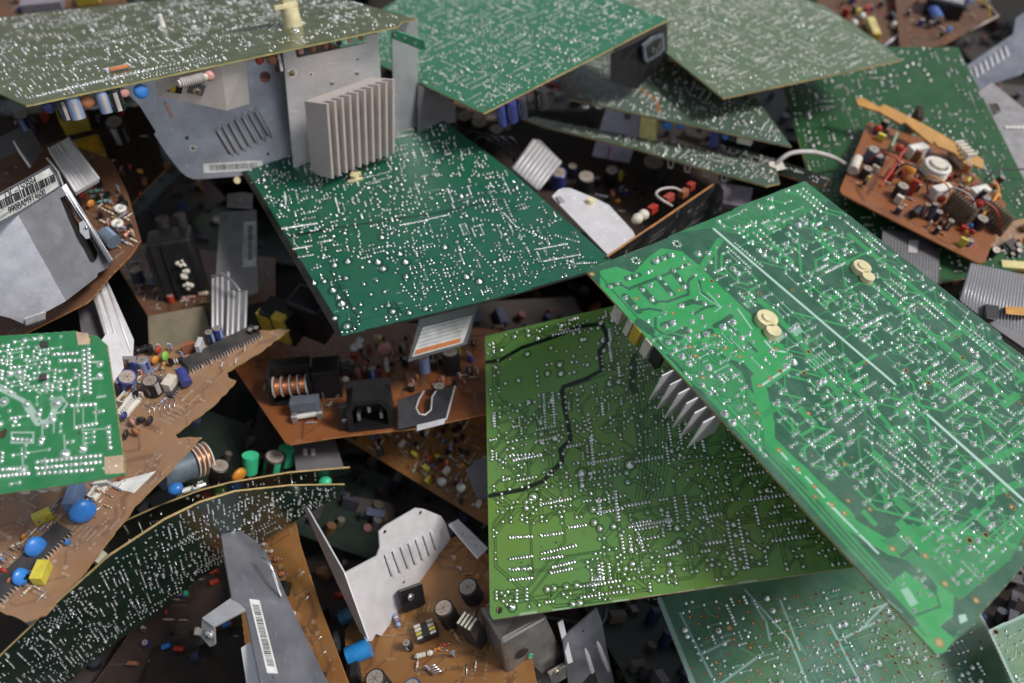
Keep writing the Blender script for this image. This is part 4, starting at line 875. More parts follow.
def hexa(P, mt, name, t, bevel=.0005):
    b = MB(); P = [Vector(p) for p in P]; c = sum(P, Vector()) / 8; fs = []
    for f in [(3, 2, 1, 0), (4, 5, 6, 7), (0, 1, 5, 4), (1, 2, 6, 5), (2, 3, 7, 6), (3, 0, 4, 7)]:
        fc = sum((P[i] for i in f), Vector()) / 4; n = (P[f[1]] - P[f[0]]).cross(P[f[2]] - P[f[0]])
        fs.append(f if n.dot(fc - c) > 0 else f[::-1])
    b.add(P, fs, mt); return b.build(name, t, bevel=bevel)
def wtube(pts, r, mt, name, t, sub=6, **k):
    b = MB(); b.tube([Vector(p) for p in smoothpts([tuple(p) for p in pts], sub)], r * mm, mt, 8); return b.build(name, t)
def flat(name, label, cat, pl, poly, mt, th=1., holes=(), part='panel', bevel=.0002, group=None):
    t = thing(name, label, cat, pl.M, group); plate(pl, poly, t, part, mt, th, holes, bevel=bevel); return t
pxm = lambda pl, x, y: (pl.hit(x, y) - CAM).dot(FW) / F * 1000   # mm per pixel
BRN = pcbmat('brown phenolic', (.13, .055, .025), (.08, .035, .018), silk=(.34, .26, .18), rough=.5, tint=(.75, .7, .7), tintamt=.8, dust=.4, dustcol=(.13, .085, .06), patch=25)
BRK = pcbmat('shade-dark phenolic', (.030, .015, .008), (.018, .010, .006), silk=(.10, .08, .06), rough=.6, dust=.3, dustcol=(.035, .024, .018), patch=25)  # darkened brown phenolic for boards in the gaps: shade put into the colour
ORB = pcbmat('orange phenolic', (.26, .085, .022), (.14, .045, .015), silk=(.5, .3, .16), rough=.45, tint=(.6, .5, .5), tintamt=.7, dust=.25, dustcol=(.2, .1, .06), patch=30)
OYB = pcbmat('ochre phenolic', (.30, .14, .035), (.18, .08, .025), silk=(.5, .38, .2), rough=.45, tint=(.7, .6, .6), tintamt=.7, dust=.3, dustcol=(.17, .10, .06), patch=30)
TNB = pcbmat('tan phenolic', (.31, .17, .085), (.21, .11, .06), silk=(.55, .45, .35), rough=.42, tint=(.7, .65, .65), tintamt=.8, dust=.6, dustcol=(.27, .20, .15), patch=25)
def cboard(name, label, pl, outline, mt, seed, edge=EDGEB, tr=60, silk=.5, h=.0011, th=1.6):
    B_ = Board(name, label, pl, outline, h=h, seed=seed, edge=edge, th=th * mm)
    if tr: B_.auto(tr, None, .9, mode='trace', tw=1.6, silk=silk, big=.05, dips=.05)
    B_.pads(1.0, 1, .5); B_.done(mt); return B_
# ------------------------------------------------------------------ parts hanging under the khaki board (TL)
t = TB.t; dn = Vector((0, 0, -1))
pP = plane3((283, 52, .705), (392, 30, .742), (294, 170, .785))
plate(pP, [(283, 52), (295, 50), (297, 58), (367, 43), (366, 36), (378, 33), (381, 80), (386, 150), (311, 181), (294, 170)], t, 'heatsink_plate', WALU, 1.6, bevel=.0003)
m_ = affine((305, 101, .725), (371, 77, .747), (327, 104, .695), (312, 173, .785))
b = MB(m_); ub(b, -.01, 1., 0, .62, 0, 1, FINM); nf = 10
for i in range(nf): x = i / (nf - 1) * .97; ub(b, x - .010, x + .026, .62, 1, 0, 1, FINM)
b.build('finned_heatsink', t, bevel=.0002)
for x, y, r in ((292, 73, 3.2),): screw(PM(pP, x, y), t, r)
for x, y in ((311, 74), (357, 59), (332, 83), (357, 73), (306, 172)): screw(PM(pP, x, y), t, 1.5, ALU, 'rivet')
for x in (300, 312, 325, 338, 350, 360): disccap(PM(pT, x, 46 - (x - 300) * .22, side=-1, h=-.002), t, 2.6, random.Random(x).choice([BLK, M('brown disc', (.35, .12, .05), .4), PINK, NAVY]), name='capacitor')
pQ = plane3((392, 30, .745), (418, 17, .752), (394, 145, .815))
plate(pQ, [(392, 30), (400, 24), (418, 18), (418, 132), (394, 145)], t, 'side_shield', ALU, 1.2, bevel=.0002)
pQ2 = plane3((418, 86, .79), (455, 100, .82), (418, 132, .81)); plate(pQ2, [(418, 84), (440, 95), (456, 104), (454, 122), (418, 133)], t, 'side_shield', DSTEEL, 1.2)  # folded part of the same shield, its shading put in as a darker metal
pG = plane3((391, 36, .73), (425, 48, .735), (394, 44, .735)); plate(pG, [(391, 35), (396, 31), (424, 41), (426, 50), (419, 49), (391, 38)], t, 'terminal_strip', M('bright strip green', (.03, .25, .12), .4), 1.6)
for x, y in ((395, 35), (405, 38), (415, 43)): screw(PM(pG, x, y), t, .9, TIN, 'solder_dot')
# white box heatsink
top = [pT.hit(155, 81, -.003), pT.hit(221, 66, -.003), pT.hit(246, 60, -.003)]; top.append(top[0] + top[2] - top[1])
bot = [W(159, 96, .668), W(227, 111, .700), W(250, 104, .718), W(185, 92, .69)]
hexa(bot + top, FINM, 'box_heatsink', t, .0004)
_n = (bot[1] - bot[0]).cross(top[1] - bot[0]); _n = -_n if _n.dot(FW) > 0 else _n; pX = Plane(bot[0] + _n.normalized() * .0004, bot[1] - bot[0], _n)
b = MB(PM(pX, 174, 88, dx=(190, 91))); b.box((0, 0, .0004), (.012, .0075, .0012), BLK); b.box((-.001, -.0005, .0012), (.004, .005, .001), YEL); b.build('transistor', t)
b = MB(PM(pX, 196, 90, dx=(210, 93))); b.box((0, .001, .0003), (.012, .010, .0008), DSTEEL); b.build('clamp', t); screw(PM(pX, 197, 91, h=.0008), t, 2.4)
b = MB(PM(pT, 190, 76, h=-.004, dx=(206, 72)))
for k in range(11): b.torus(((k - 5) * .0017, -.002, -.003), .0032, .0009, WGREY, 'X', 14, 6)
b.cyl((-.011, -.002, -.003), (.012, -.002, -.003), .0028, CREAM); b.ball((.014, -.002, -.003), (.004, .003, .004), PINK); b.build('coil', t)
# grey shield with louvres and label
pS = plane3((125, 90, .715), (286, 80, .765), (200, 179, .770))
sh = plate(pS, [(118, 84), (140, 106), (156, 132), (154, 134), (166, 153), (180, 171), (186, 176), (193, 179), (203, 179), (240, 176), (264, 171), (290, 158), (296, 150), (300, 120), (300, 58), (240, 60), (150, 78)], t, 'shield_plate', STEEL, 1., holes=[(187, 138, 1.7), (268, 154, 1.5), (265, 77, 5)], bevel=.0003)
zs = lambda x, y: (140 + x / 5.25, 60 + y / 5.25)
for a, c in (((398, 350), (490, 505)), ((430, 330), (522, 500)), ((462, 312), (556, 485)), ((497, 293), (588, 465)), ((532, 277), (624, 447)), ((567, 262), (660, 430)), ((600, 250), (690, 412))): louvre(pS, zs(*a), zs(*c), 4.2, sh, ALU, 2.4)
barcode(pS, (204, 173), (263, 169.5), 8.5, sh, seed=2, pad=.1)
screw(PM(pS, 193, 148), sh, 2.0); b = MB(); b.cyl(pS.hit(165, 103, .002), pS.hit(173, 118, .002), .0008, COP); b.build('copper_pin', sh)
b = MB(PM(pS, 237, 180)); b.cyl((0, 0, -.002), (0, 0, .002), .003, NYL); b.build('nylon_foot', sh)
# nubs standing on its solder side
b = MB(PM(pT, 163, 27)); b.cyl((0, 0, 0), (0, 0, .010), .0028, WHT, .0022); b.ball((0, 0, .010), (.0023, .0023, .002), WHT); b.build('nylon_pin', t)
b = MB(PM(pT, 293, 26)); b.cyl((0, 0, 0), (0, 0, .016), .0085, NYL, .0075, 20); b.box((.004, 0, .018), (.022, .010, .004), NYL); b.box((0, 0, .024), (.012, .008, .010), NYL); b.box((.010, .004, .031), (.038, .016, .002), WHT); b.build('nylon_clip', t, bevel=.0005)
b = MB(PM(pT, 116, 70)); b.box((0, 0, .001), (.015, .008, .002), PAPER); b.box((-.002, .004, .0022), (.014, .006, .0014), INKO); b.build('sticker_scrap', t)
rg = random.Random(77)
for x, y, k, c, r in ((138, 82, 'd', CYAN, 5.5), (71, 96, 'c', LBLUE, 5), (84, 93, 'd', M('brown disc', (.35, .12, .05), .4), 5), (100, 90, 'c', LBLUE, 4.6), (60, 97, 'c', NAVY, 4), (112, 88, 'c', BLK, 5), (122, 86, 'd', PINK, 3.5), (45, 99, 'd', BLUE, 4.5), (270, 52, 'd', M('brown disc', (.35, .12, .05), .4), 4.5), (258, 54, 'd', RED, 3.5), (276, 50, 'c', BLK, 4)):
    m_ = PM(pT, x, y, side=-1, h=-.0018)
    if k == 'd': disccap(m_, t, r, c, name='capacitor')
    elif k == 'c': lcap(m_, t, r, 17, c, WGREY)
    else: filmcap(m_, t, 12, 6, 14, c)
# ------------------------------------------------------------------ scrap seen between the top left board and the metal box
p = nplane((60, 150), .84, (.1, -.2, 1), (120, 150))
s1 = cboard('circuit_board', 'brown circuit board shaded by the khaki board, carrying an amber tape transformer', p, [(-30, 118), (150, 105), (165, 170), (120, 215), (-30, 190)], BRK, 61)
AMB = M('amber tape', (.50, .26, .02), .25, dust=.1)
transformer(PM(p, 92, 162, ang=20), s1.t, 30, 26, 20, AMB, M('amber core', (.40, .25, .03), .35)); transformer(PM(p, 78, 128, ang=20), s1.t, 24, 18, 22, BLK, YEL)
lcap(PM(p, 122, 140), s1.t, 9, 26, BLK, WGREY); lcap(PM(p, 30, 130), s1.t, 7, 22, NAVY, LBLUE); clutter(s1.t, p, [(0, 120), (150, 110), (150, 200), (60, 180)], 18, rg, kinds='rcdfs')
for x in (99, 108, 114): disccap(PM(p, x, 176 - (x - 99) * .3, ang=90), s1.t, 3.6, WHT)
# ------------------------------------------------------------------ left: metal module on a brown board
pl_ = plane3((141, 239, .71), (15, 338, .635), (110, 160, .76))
LB1 = cboard('circuit_board', 'brown circuit board at the left edge carrying a big silvery module with a barcode label', pl_, [(60, 140), (112, 160), (128, 195), (141, 240), (131, 255), (112, 274), (90, 300), (86, 303), (40, 326), (13, 339), (-30, 352), (-30, 170)], BRN, 63, tr=50)
t = LB1.t
d_, c_, h_, e_, b_, i_ = (18, 215, .60), (61, 187, .648), (66, 301, .622), (-30, 242, .56), (50, 166, .665), (24, 324, .605)
p2_ = plane3(d_, c_, h_); p3_ = plane3(d_, h_, (-30, 270, .59)); p1_ = plane3(d_, c_, (44, 166, .628))
mod = plate(p2_, [(18, 215), (61, 187), (85, 215), (102, 246), (110, 262), (108, 268), (98, 273), (97, 277), (66, 301)], t, 'metal_module', M('module steel', (.42, .42, .455), .4, .8, dust=.15, var=.1), 1.4, holes=[[(60, 198), (66, 195), (72, 204), (78, 217), (84, 222), (84, 231), (93, 240), (99, 252), (98, 258), (94, 263), (90, 262), (84, 250), (76, 236), (68, 218)]], bevel=.0006)
plate(p3_, [(-30, 240), (18, 215), (66, 301), (46, 312), (45, 320), (26, 325), (10, 318), (-30, 308)], mod, 'front_wall', M('module steel', (.42, .42, .455), .4, .8, dust=.15, var=.1), 1.4, bevel=.0006)
plate(p1_, [(-30, 211), (50, 165), (58, 176), (61, 187), (18, 215), (-30, 243)], mod, 'top_wall', STEEL, 1.4, bevel=.0006)
hexa([p2_.hit(22, 222, -.006), p2_.hit(60, 196, -.006), p2_.hit(104, 262, -.006), p2_.hit(66, 294, -.006), p2_.hit(22, 222, -.03), p2_.hit(60, 196, -.03), p2_.hit(104, 262, -.03), p2_.hit(66, 294, -.03)], DARK, 'interior_shade', mod)  # black block added behind the slot, standing for the shade inside the module
zl = lambda x, y: (x / 6.83, 120 + y / 6.83)
lb = plate(p1_, [(-30, 215), (0, 196), (49, 168), (56, 177), (59, 186), (20, 211), (0, 221), (-30, 238)], mod, 'label_sticker', PAPER, .3)
lb.location = lb.location; m_ = PM(p1_, 6, 217, dx=(59, 186)); L_ = 53 * .75
tx = MB(m_); rg2 = random.Random(4); p_, q_ = p1_.uv(0, 212), p1_.uv(55, 180)
bm_ = PM(p1_, *zl(0, 610), dx=zl(375, 420)); b = MB(bm_); x = -.015; Lb = (Vector(p1_.uv(*zl(0, 610))) - Vector(p1_.uv(*zl(382, 425)))).length
hb = (Vector(p1_.uv(*zl(375, 425))) - Vector(p1_.uv(*zl(350, 385)))).length
while x < Lb: w_ = rg2.choice([.0006, .0006, .001, .0016]); b.box((x, hb / 2, .0004), (w_, hb, .0002), INK); x += w_ + rg2.choice([.0006, .0008, .0012])
b.build('barcode', mod)
m_ = PM(p1_, *zl(36, 540), dx=zl(290, 405)); text(m_, 'OC\u2013150B84', 5.2, 0, 0, mod, z=.0005)
m_ = PM(p1_, *zl(60, 642), dx=zl(340, 492)); text(m_, '990BAM914600', 4.9, 0, 0, mod, z=.0005)
pr = plane3((52, 168, .67), (62, 186, .655), (112, 258, .69)); rim = plane3((50, 160, .655), (57, 158, .66), (112, 262, .66))
hexa([W(61, 187, .650), W(66, 183, .652), W(113, 260, .664), W(109, 263, .664), W(61, 187, .690), W(66, 183, .692), W(113, 260, .700), W(109, 263, .700)], M('module steel', (.42, .42, .455), .4, .8, dust=.15, var=.1), 'side_wall', mod)
b = MB(); b.tube([W(47, 158, .66), W(58, 172, .655), W(64, 188, .652), W(86, 220, .655), W(111, 262, .662)], .0009, ALU); b.build('rim', mod)
clp = plane3((79, 222, .640), (86, 222, .642), (88, 240, .645)); plate(clp, [(79, 223), (84, 220), (88, 226), (90, 238), (86, 239), (80, 232)], mod, 'clip', ALU, 1); screw(PM(clp, 86, 228), mod, 1.4, TIN, 'screw')
hexa([W(24, 318, .60), W(45, 311, .612), W(46, 319, .614), W(26, 326, .602), W(24, 320, .61), W(45, 313, .622), W(46, 321, .624), W(26, 328, .612)], ALU, 'mounting_lug', mod, .0008)
pb = plane3((49, 148, .70), (69, 137.5, .715), (76, 192, .685))
bar = plate(pb, [(49, 148), (69, 137), (99.5, 178.5), (76, 192)], t, 'aluminium_bar', WALU, 4, bevel=.0004)
for k, w_ in ((.0, 1.2), (.16, .8), (.3, .6), (.5, .8), (.97, 1.2)):
    a = (49 + 20 * k, 148 - 10.5 * k); c = (76 + 23.5 * k, 192 - 13.5 * k); b = MB(); b.tube([pb.hit(*a), pb.hit(*c)], w_ * mm, WALU, 6); b.build('ridge', bar)
for poly, d, m_ in (([(-10, 142), (22, 126), (34, 160), (28, 170), (-10, 195)], .74, DSTEEL), ([(14, 140), (30, 128), (44, 150), (30, 167)], .70, STEEL)):
    q = plane3((poly[0][0], poly[0][1], d), (poly[1][0], poly[1][1], d + .02), (poly[-1][0], poly[-1][1], d - .01)); plate(q, poly, t, 'bracket', m_, 1.2, bevel=.0003)
b = MB(); b.tube([W(14, 141, .698), W(20, 152, .695), W(30, 167, .69)], .0011, WALU); b.build('bright_edge', t)
m_ = PM(pl_, 112, 245, dx=(125, 238)) @ Tm(0, 0, 5); b = MB(m_); b.cyl((0, -.006, .003), (0, .008, .003), .0062, M('slate sleeve', (.10, .15, .20), .35), cap=TOPAL, seg=20); b.box((.003, .001, .0085), (.0025, .012, .0008), LBLUE); b.build('capacitor', t)
disccap(PM(pl_, 92, 208), t, 3.6, ORA); disccap(PM(pl_, 84, 200), t, 3, RED)
for x, y in ((95, 193), (100, 198), (104, 203)): resistor(PM(pl_, x, y, ang=140), t, 9, 1.9, M('teal resistor', (.03, .22, .24), .35))
for x, y in ((121, 211), (118, 226)):
    b = MB(PM(pl_, x, y)); b.torus((0, 0, .003), .0035, .0016, WHT); b.box((0, 0, .002), (.009, .003, .003), WHT, .6); b.box((0, 0, .002), (.009, .003, .003), WHT, 2.2); b.build('wax_lump', t)
coil(PM(pl_, 128, 235, ang=10), t, 2.2, 8, 2, COP, TIN)
clutter(t, pl_, [(92, 180), (125, 195), (138, 238), (118, 255), (104, 235)], 30, rg, kinds='rrjst')
# ------------------------------------------------------------------ brown board with the black transformer
pm = nplane((150, 319), .80, (-.05, .25, 1), (262, 300))
BM = cboard('circuit_board', 'dusty brown circuit board with a black flyback transformer and an upright aluminium heatsink', pm, [(118, 266), (150, 319), (212, 309), (275, 298), (275, 258), (130, 242)], BRN, 67)
t = BM.t
b = MB(PM(pm, 187, 291)); B3(b, 0, 0, 32, 40, 30, 64, BLK); o = b.build('transformer', t, bevel=.003)
b = MB(PM(pm, 187, 291)); B3(b, 3, -12, 32, 20, 12, 58, BLK); B3(b, -19, -4, 30, 8, 20, 52, BLK)
for k in range(5): B3(b, -16 + k * 2, -14.5, 31, .8, 3, 56, FER)
b.build('housing', o, bevel=.001)
for k in range(2): b = MB(PM(pm, 182 + k * 18, 285)); Cy(b, (0, 6, 60), (0, 6, 72 + 4 * k), 6.5 - k, FER, seg=16); b.build('cap_boss', o)
for y, z in ((0, 42), (0, 30), (0, 17)):
    rr = random.Random(z); b = MB(PM(pm, 194, 291))
    for q in range(7): b.ball((rr.uniform(-3.5, 3.5) * mm, -.0190 + rr.uniform(-.5, .5) * mm, (z + rr.uniform(-3, 3)) * mm), (rr.uniform(1.2, 2.6) * mm,) * 3, random.Random(q).choice([CREAM, TOPAL, CREAM]), 8, 6)
    b.build('glue_blob', o)
ph = plane3((220, 212, .865), (257, 211, .87), (216, 300, .80))
hp = plate(ph, [(220, 212), (256, 210), (258, 292), (214, 308)], t, 'heatsink_plate', ALU, 2, holes=[(226, 217, 1.6), (237, 216, 1.2)], bevel=.0003)
barcode(ph, (256, 222), (255, 268), 0.1, hp) if 0 else None
lbp = PM(ph, 243, 267, dx=(244, 222)) @ Matrix.Rotation(0, 4, 'Z'); L_ = (Vector(ph.uv(243, 267)) - Vector(ph.uv(244, 222))).length
b = MB(lbp); b.box((L_ / 2, -.006, .0002), (L_, .0125, .0003), PAPER); o2 = b.build('label_sticker', hp); b = MB(lbp); x = .009; rr = random.Random(9)
while x < L_ - .006: w_ = rr.choice([.0006, .001, .0015]); b.box((x, -.0065, .0004), (w_, .0045, .0002), INK); x += w_ + .001
b.build('barcode', o2)
for k in range(2): b = MB(lbp); b.box((L_ * .45, -.0018 - .0090 * k, .0004), (L_ * .5, .0006, .0002), INK); b.build('print_line', o2)
pk = plane3((227, 194, .87), (253, 193, .875), (227, 207, .86)); ck = plate(pk, [(227, 194), (243, 192), (253, 194), (252, 208), (227, 206)], t, 'clip', ALU, 1.4, bevel=.0006); screw(PM(pk, 239, 200), ck, 3)
for poly, d in (([(212, 276), (229, 272), (229, 345), (212, 352)], .775), ([(228, 291), (247, 291), (245, 352), (226, 352)], .76)):
    q = plane3((*poly[0], d + .01), (*poly[1], d + .01), (*poly[3], d - .035)); o = plate(q, poly, t, 'aluminium_channel', ALUB, 3, bevel=.0004)
    for k in (.04, .3, .6, .96):
        a = [poly[0][j] + (poly[1][j] - poly[0][j]) * k for j in (0, 1)]; c = [poly[3][j] + (poly[2][j] - poly[3][j]) * k for j in (0, 1)]
        b = MB(); b.tube([q.hit(*a), q.hit(*c)], .0011, WALU, 6); b.build('ridge', o)
wtube([W(212, 277, .77), W(222, 275, .762), W(232, 281, .757), W(240, 291, .755)], 1.3, STEEL, 'clamp_wire', t)
lcap(PM(pm, 140, 283), t, 6, 15, NAVY, None); lcap(PM(pm, 156, 284), t, 4.5, 10, M('slate sleeve', (.10, .15, .20), .35), None); lcap(PM(pm, 166, 298), t, 3.6, 14, NAVY, LBLUE, rx=10); lcap(PM(pm, 172, 302), t, 3.2, 8, RED, None)
resistor(PM(pm, 190, 299, ang=5), t, 14, 2.6, PINK, (BLK, LBLUE, ORA)); resistor(PM(pm, 203, 296, ang=-8), t, 12, 2.4, CREAM)
clutter(t, pm, [(122, 262), (152, 312), (212, 303), (210, 296), (160, 290), (140, 262)], 30, rg, kinds='rrjs')
q = nplane((175, 350), .79, (0, -.55, .8), (200, 350)); flat('plastic_panel', 'small stained beige plastic panel under the brown board left of centre', 'panel', q, [(148, 316), (203, 306), (214, 345), (150, 372)], M('stained beige', (.22, .19, .12), .6, dust=.6, var=.4, scale=40), 2)
q = plane3((95, 290, .69), (107, 282, .70), (118, 352, .66)); o = flat('aluminium_bar', 'pale aluminium bar slanting down between the metal module and the small green board', 'metal bar', q, [(92, 291), (107, 280), (134, 340), (133, 356), (112, 356)], WALU, 4)
for k in (.1, .45, .9): b = MB(); b.tube([q.hit(92 + 15 * k, 291 - 11 * k), q.hit(113 + 20 * k, 356 - 4 * k)], .0012, WALU, 6); b.build('ridge', o)
q = plane3((83, 305, .70), (97, 298, .71), (110, 345, .68)); flat('steel_plate', 'dark grey steel plate tucked beside the slanting aluminium bar', 'metal plate', q, [(78, 308), (95, 298), (117, 352), (85, 360)], DSTEEL, 1.2)
q = plane3((104, 336, .615), (116, 330, .625), (116, 380, .60)); flat('white_plate', 'narrow white metal plate standing behind the corner of the small green board', 'metal plate', q, [(98, 345), (106, 334), (118, 334), (124, 368), (112, 384)], WALU, 1.2)
# ------------------------------------------------------------------ yellow transformer in the dark
q = nplane((288, 336), .80, (0, -.1, 1), (320, 336)); Ty = thing('transformer', 'yellow taped transformer standing in the dark beneath the teal board corner', 'transformer', q.M)
o = filmcap(PM(q, 288, 334, ang=-25), Ty, 30, 20, 40, BLK, 'core'); b = MB(PM(q, 288, 334, ang=-25)); B3(b, -10, -9, 21, 14, 8, 36, YEL); B3(b, 7, -9, 25, 12, 9, 38, YEL); B3(b, 0, -11, 40, 26, 3, 6, BLK); b.build('winding_tape', Ty, bevel=.001)
b = MB(PM(q, 318, 330, ang=-25)); B3(b, 0, 0, 25, 34, 26, 50, BLK); b.build('housing', Ty, bevel=.003)
# ------------------------------------------------------------------ supply board with the mains inlet, centre
pc = nplane((288, 443), .70, (-.04, .30, 1), (342, 436))
CB = cboard('circuit_board', 'brown power supply board with a copper coil, fuse and black mains inlet', pc, [(228, 354), (232, 364), (286, 443), (290, 444), (342, 436), (417, 428), (470, 417), (500, 410), (500, 330), (300, 315)], ORB, 71, tr=70)
t = CB.t; k_ = .8
mq = PM(pc, 294, 399, ang=-2)
b = MB(mq); B3(b, 0, 12, 16, 32, 14, 30, BLK); B3(b, 0, 12, 30, 36, 14, 3, BLK); B3(b, -17, 0, 16, 3, 16, 30, BLK); B3(b, 17, 0, 16, 3, 16, 30, BLK); B3(b, 0, 0, 1.5, 36, 16, 3, BLK); B3(b, 31, 8, 14, 24, 26, 28, BLK); o = b.build('transformer', t, bevel=.0006)
coil(mq @ Tm(0, -1.5, 6.5), o, 9.2, 28, 4, COP, WHT)
for x in (20, 27): b = MB(mq); Cy(b, (x, -9, 0), (x, -9, 10), .6, TIN); b.build('lead', o)
filmcap(PM(pc, 307, 413, ang=-3), t, 24, 12, 15, GREY); fuse(PM(pc, 308, 420, ang=3), t, 26)
for x, y in ((333, 408), (337, 404)): jumper(PM(pc, x, y, ang=60), t, 9, .45, TIN, 7)
iec(PM(pc, 372, 427, dx=(395, 424.5)) @ Matrix.Scale(1.55, 4) @ Tm(0, 5, 0), t)
q = PM(pc, 351, 430, dx=(375, 427)); b = MB(q); B3(b, -3, 4, 12, 12, 8, 24, BLK, top=.8); o = b.build('socket_flange', t, bevel=.0006); screw(q @ Tm(-4, -.2, 11, 90), o, 1.6, TIN)
pbk = plane3((398, 428, .703), (446, 420, .715), (398, 399, .722))
NB = M('anodised black plate', (.035, .037, .045), .4, .3, dust=.2)
o = plate(pbk, [(398, 400), (424, 391), (419, 399), (416, 408), (419, 414), (425, 415), (431, 410), (432, 397), (436, 391), (455, 386), (446, 420), (398, 429)], t, 'slot_bracket', NB, 1.3, bevel=.0002)
b = MB(); b.tube([pbk.hit(455, 386), pbk.hit(446, 420)], .0008, WALU, 6); b.tube([pbk.hit(*x) for x in ((424, 391), (419, 399), (416, 408), (419, 414), (425, 415), (431, 410), (432, 397), (436, 391))], .0007, WALU, 6); b.build('bright_edge', o)
q = nplane((417, 429), .700, (0, -.6, .8), (445, 421)); plate(q, [(417, 425), (446, 418), (444, 424), (417, 431)], o, 'foot', WALU, 1.3)
dip(PM(pc, 352, 372, ang=-35), t, 14, 9, 11, 4); lcap(PM(pc, 338, 380), t, 4.6, 12, BLUE, LBLUE, rx=-8); disccap(PM(pc, 346, 384), t, 3.4, WHT)
b = MB(PM(pc, 358, 356))
for q in range(6): b.ball((rg.uniform(-4, 4) * mm, rg.uniform(-3, 3) * mm, rg.uniform(4, 18) * mm), (rg.uniform(3, 4.6) * mm,) * 3, WHT, 10, 8)
b.ball((-.004, -.002, .003), (.004, .003, .004), RED); b.build('wax_lump', t)
disccap(PM(pc, 386, 356, ang=15), t, 7, PINK, 3.4); lcap(PM(pc, 374, 380), t, 4, 13, BLUE, LBLUE); lcap(PM(pc, 388, 392), t, 3, 12, LBLUE, None, rx=12); standres(PM(pc, 368, 392), t, 10, 2, M('tan resistor', (.45, .28, .14), .45)); lcap(PM(pc, 440, 395), t, 6, 10, BLK, None); lcap(PM(pc, 452, 372), t, 8, 22, BLK, None); lcap(PM(pc, 425, 372), t, 5, 16, LBLUE, None)
clutter(t, pc, [(345, 350), (480, 350), (480, 400), (400, 396), (350, 390)], 48, rg, kinds='rrrcdtssf'); clutter(t, pc, [(340, 340), (480, 335), (480, 380), (350, 370)], 30, rg, kinds='rcdtsf'); clutter(t, pc, [(262, 385), (290, 430), (340, 430), (340, 405)], 5, rg, kinds='rj')
# label plate below the teal board
pz = plane3((408, 362, .70), (466, 343, .72), (421, 320, .685)); o = plate(pz, [(408, 362), (420, 318), (450, 309), (479, 303), (467, 344)], Cb.t, 'shield_plate', STEEL, 1.2, bevel=.0003)
plate(pz, [(412, 357), (423, 328), (473, 315), (463, 343)], o, 'label_sticker', PAPER, .35) ; o.children[0].location = (0, 0, 0)
pz2 = Plane(pz.P + pz.N * .0008, pz.U, pz.N); plate(pz2, [(412, 357), (423, 327), (473, 315), (463, 343)], o, 'paper_label', PAPER, .3)
pz3 = Plane(pz.P + pz.N * .0010, pz.U, pz.N); plate(pz3, [(414, 355), (416, 350), (461, 338), (459.5, 342.5)], o, 'orange_stripe', INKO, .15)
for k in range(5):
    plate(pz3, [(419 + k * 1.2 - 2, 347 - k * 4), (419 + k * 1.2 - 2, 346.6 - k * 4), (463 + k * 1.6 - 2, 334.6 - k * 4.2), (463 + k * 1.6 - 2, 335 - k * 4.2)], o, 'print_line', M('grey ink', (.3, .3, .33), .6), .1)
# ------------------------------------------------------------------ ochre board below it
po = nplane((345, 437), .80, (-.12, -.2, 1), (490, 526))
OY = cboard('circuit_board', 'ochre circuit board full of tiny parts slanting under the power supply board', po, [(338, 434), (400, 472), (488, 526), (560, 520), (560, 400), (420, 400)], OYB, 73, tr=60)
clutter(OY.t, po, [(350, 436), (488, 518), (500, 420), (420, 420)], 75, rg, kinds='rrrdtsfj', hmax=9)
clutter(OY.t, po, [(350, 437), (486, 518), (500, 440), (420, 425)], 60, rg, kinds='rdtsf', hmax=9)
dip(PM(po, 380, 452, ang=-38), OY.t, 4, 6, 7.6, 3); b = MB(PM(po, 432, 462)); Cy(b, (0, 0, 0), (0, 0, 14), 1.6, RED); b.build('diode', OY.t)
for x, y in ((443, 484), (462, 490)): disccap(PM(po, x, y), OY.t, 4.5, WHT, 4)
q = plane3((449, 524, .69), (458, 519, .70), (478, 558, .67)); o = flat('metal_strip', 'short pale metal strip with holes beside the left edge of the olive board', 'metal strip', q, [(449, 524), (458, 519), (488, 548), (478, 558)], WALU, 1.5, holes=[(463, 534, 1.4), (476, 546, 1.1)])
q = plane3((473, 470, .70), (488, 466, .71), (480, 490, .69)); flat('steel_plate', 'grey steel corner showing at the left edge of the olive board', 'metal plate', q, [(466, 470), (476, 460), (492, 455), (492, 500), (478, 498)], DSTEEL, 1.2)
# ------------------------------------------------------------------ long board standing on edge, lower left
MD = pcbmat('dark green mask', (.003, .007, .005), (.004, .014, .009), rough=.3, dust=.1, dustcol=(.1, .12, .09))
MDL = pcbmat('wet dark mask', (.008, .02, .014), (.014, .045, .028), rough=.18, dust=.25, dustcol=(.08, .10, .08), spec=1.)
pe = plane3((0, 657, .56), (345, 485, .68), (200, 600, .70))
LE = Board('circuit_board', 'dark board on its edge at the lower left, densely bristling with shiny solder', pe, [(-30, 690), (0, 657), (45, 614), (110, 556), (165, 520), (200, 503), (235, 492), (290, 486), (345, 485), (338, 497), (300, 518), (250, 550), (200, 578), (100, 655), (30, 715), (-30, 760)], h=.001, seed=81, edge=EDGE, th=.0015, base=.5)
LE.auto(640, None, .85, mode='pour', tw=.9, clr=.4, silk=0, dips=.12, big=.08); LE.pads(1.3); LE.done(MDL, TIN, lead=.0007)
pe2 = plane3((120, 524, .66), (350, 469, .72), (230, 520, .72))
S2 = Board('circuit_board', 'narrow curved board edge carrying green capacitors and a white coil, above the bristling board', pe2, [(60, 560), (120, 524), (160, 506), (200, 491), (231, 483), (290, 473), (350, 468), (350, 472), (290, 490), (231, 500), (150, 550), (60, 620)], h=.001, seed=83, edge=EDGE, base=.3, th=.0014)
S2.auto(60, None, .8, mode='pour', silk=0); S2.pads(1.3); S2.done(MD, TIN, lead=.0013); t = S2.t
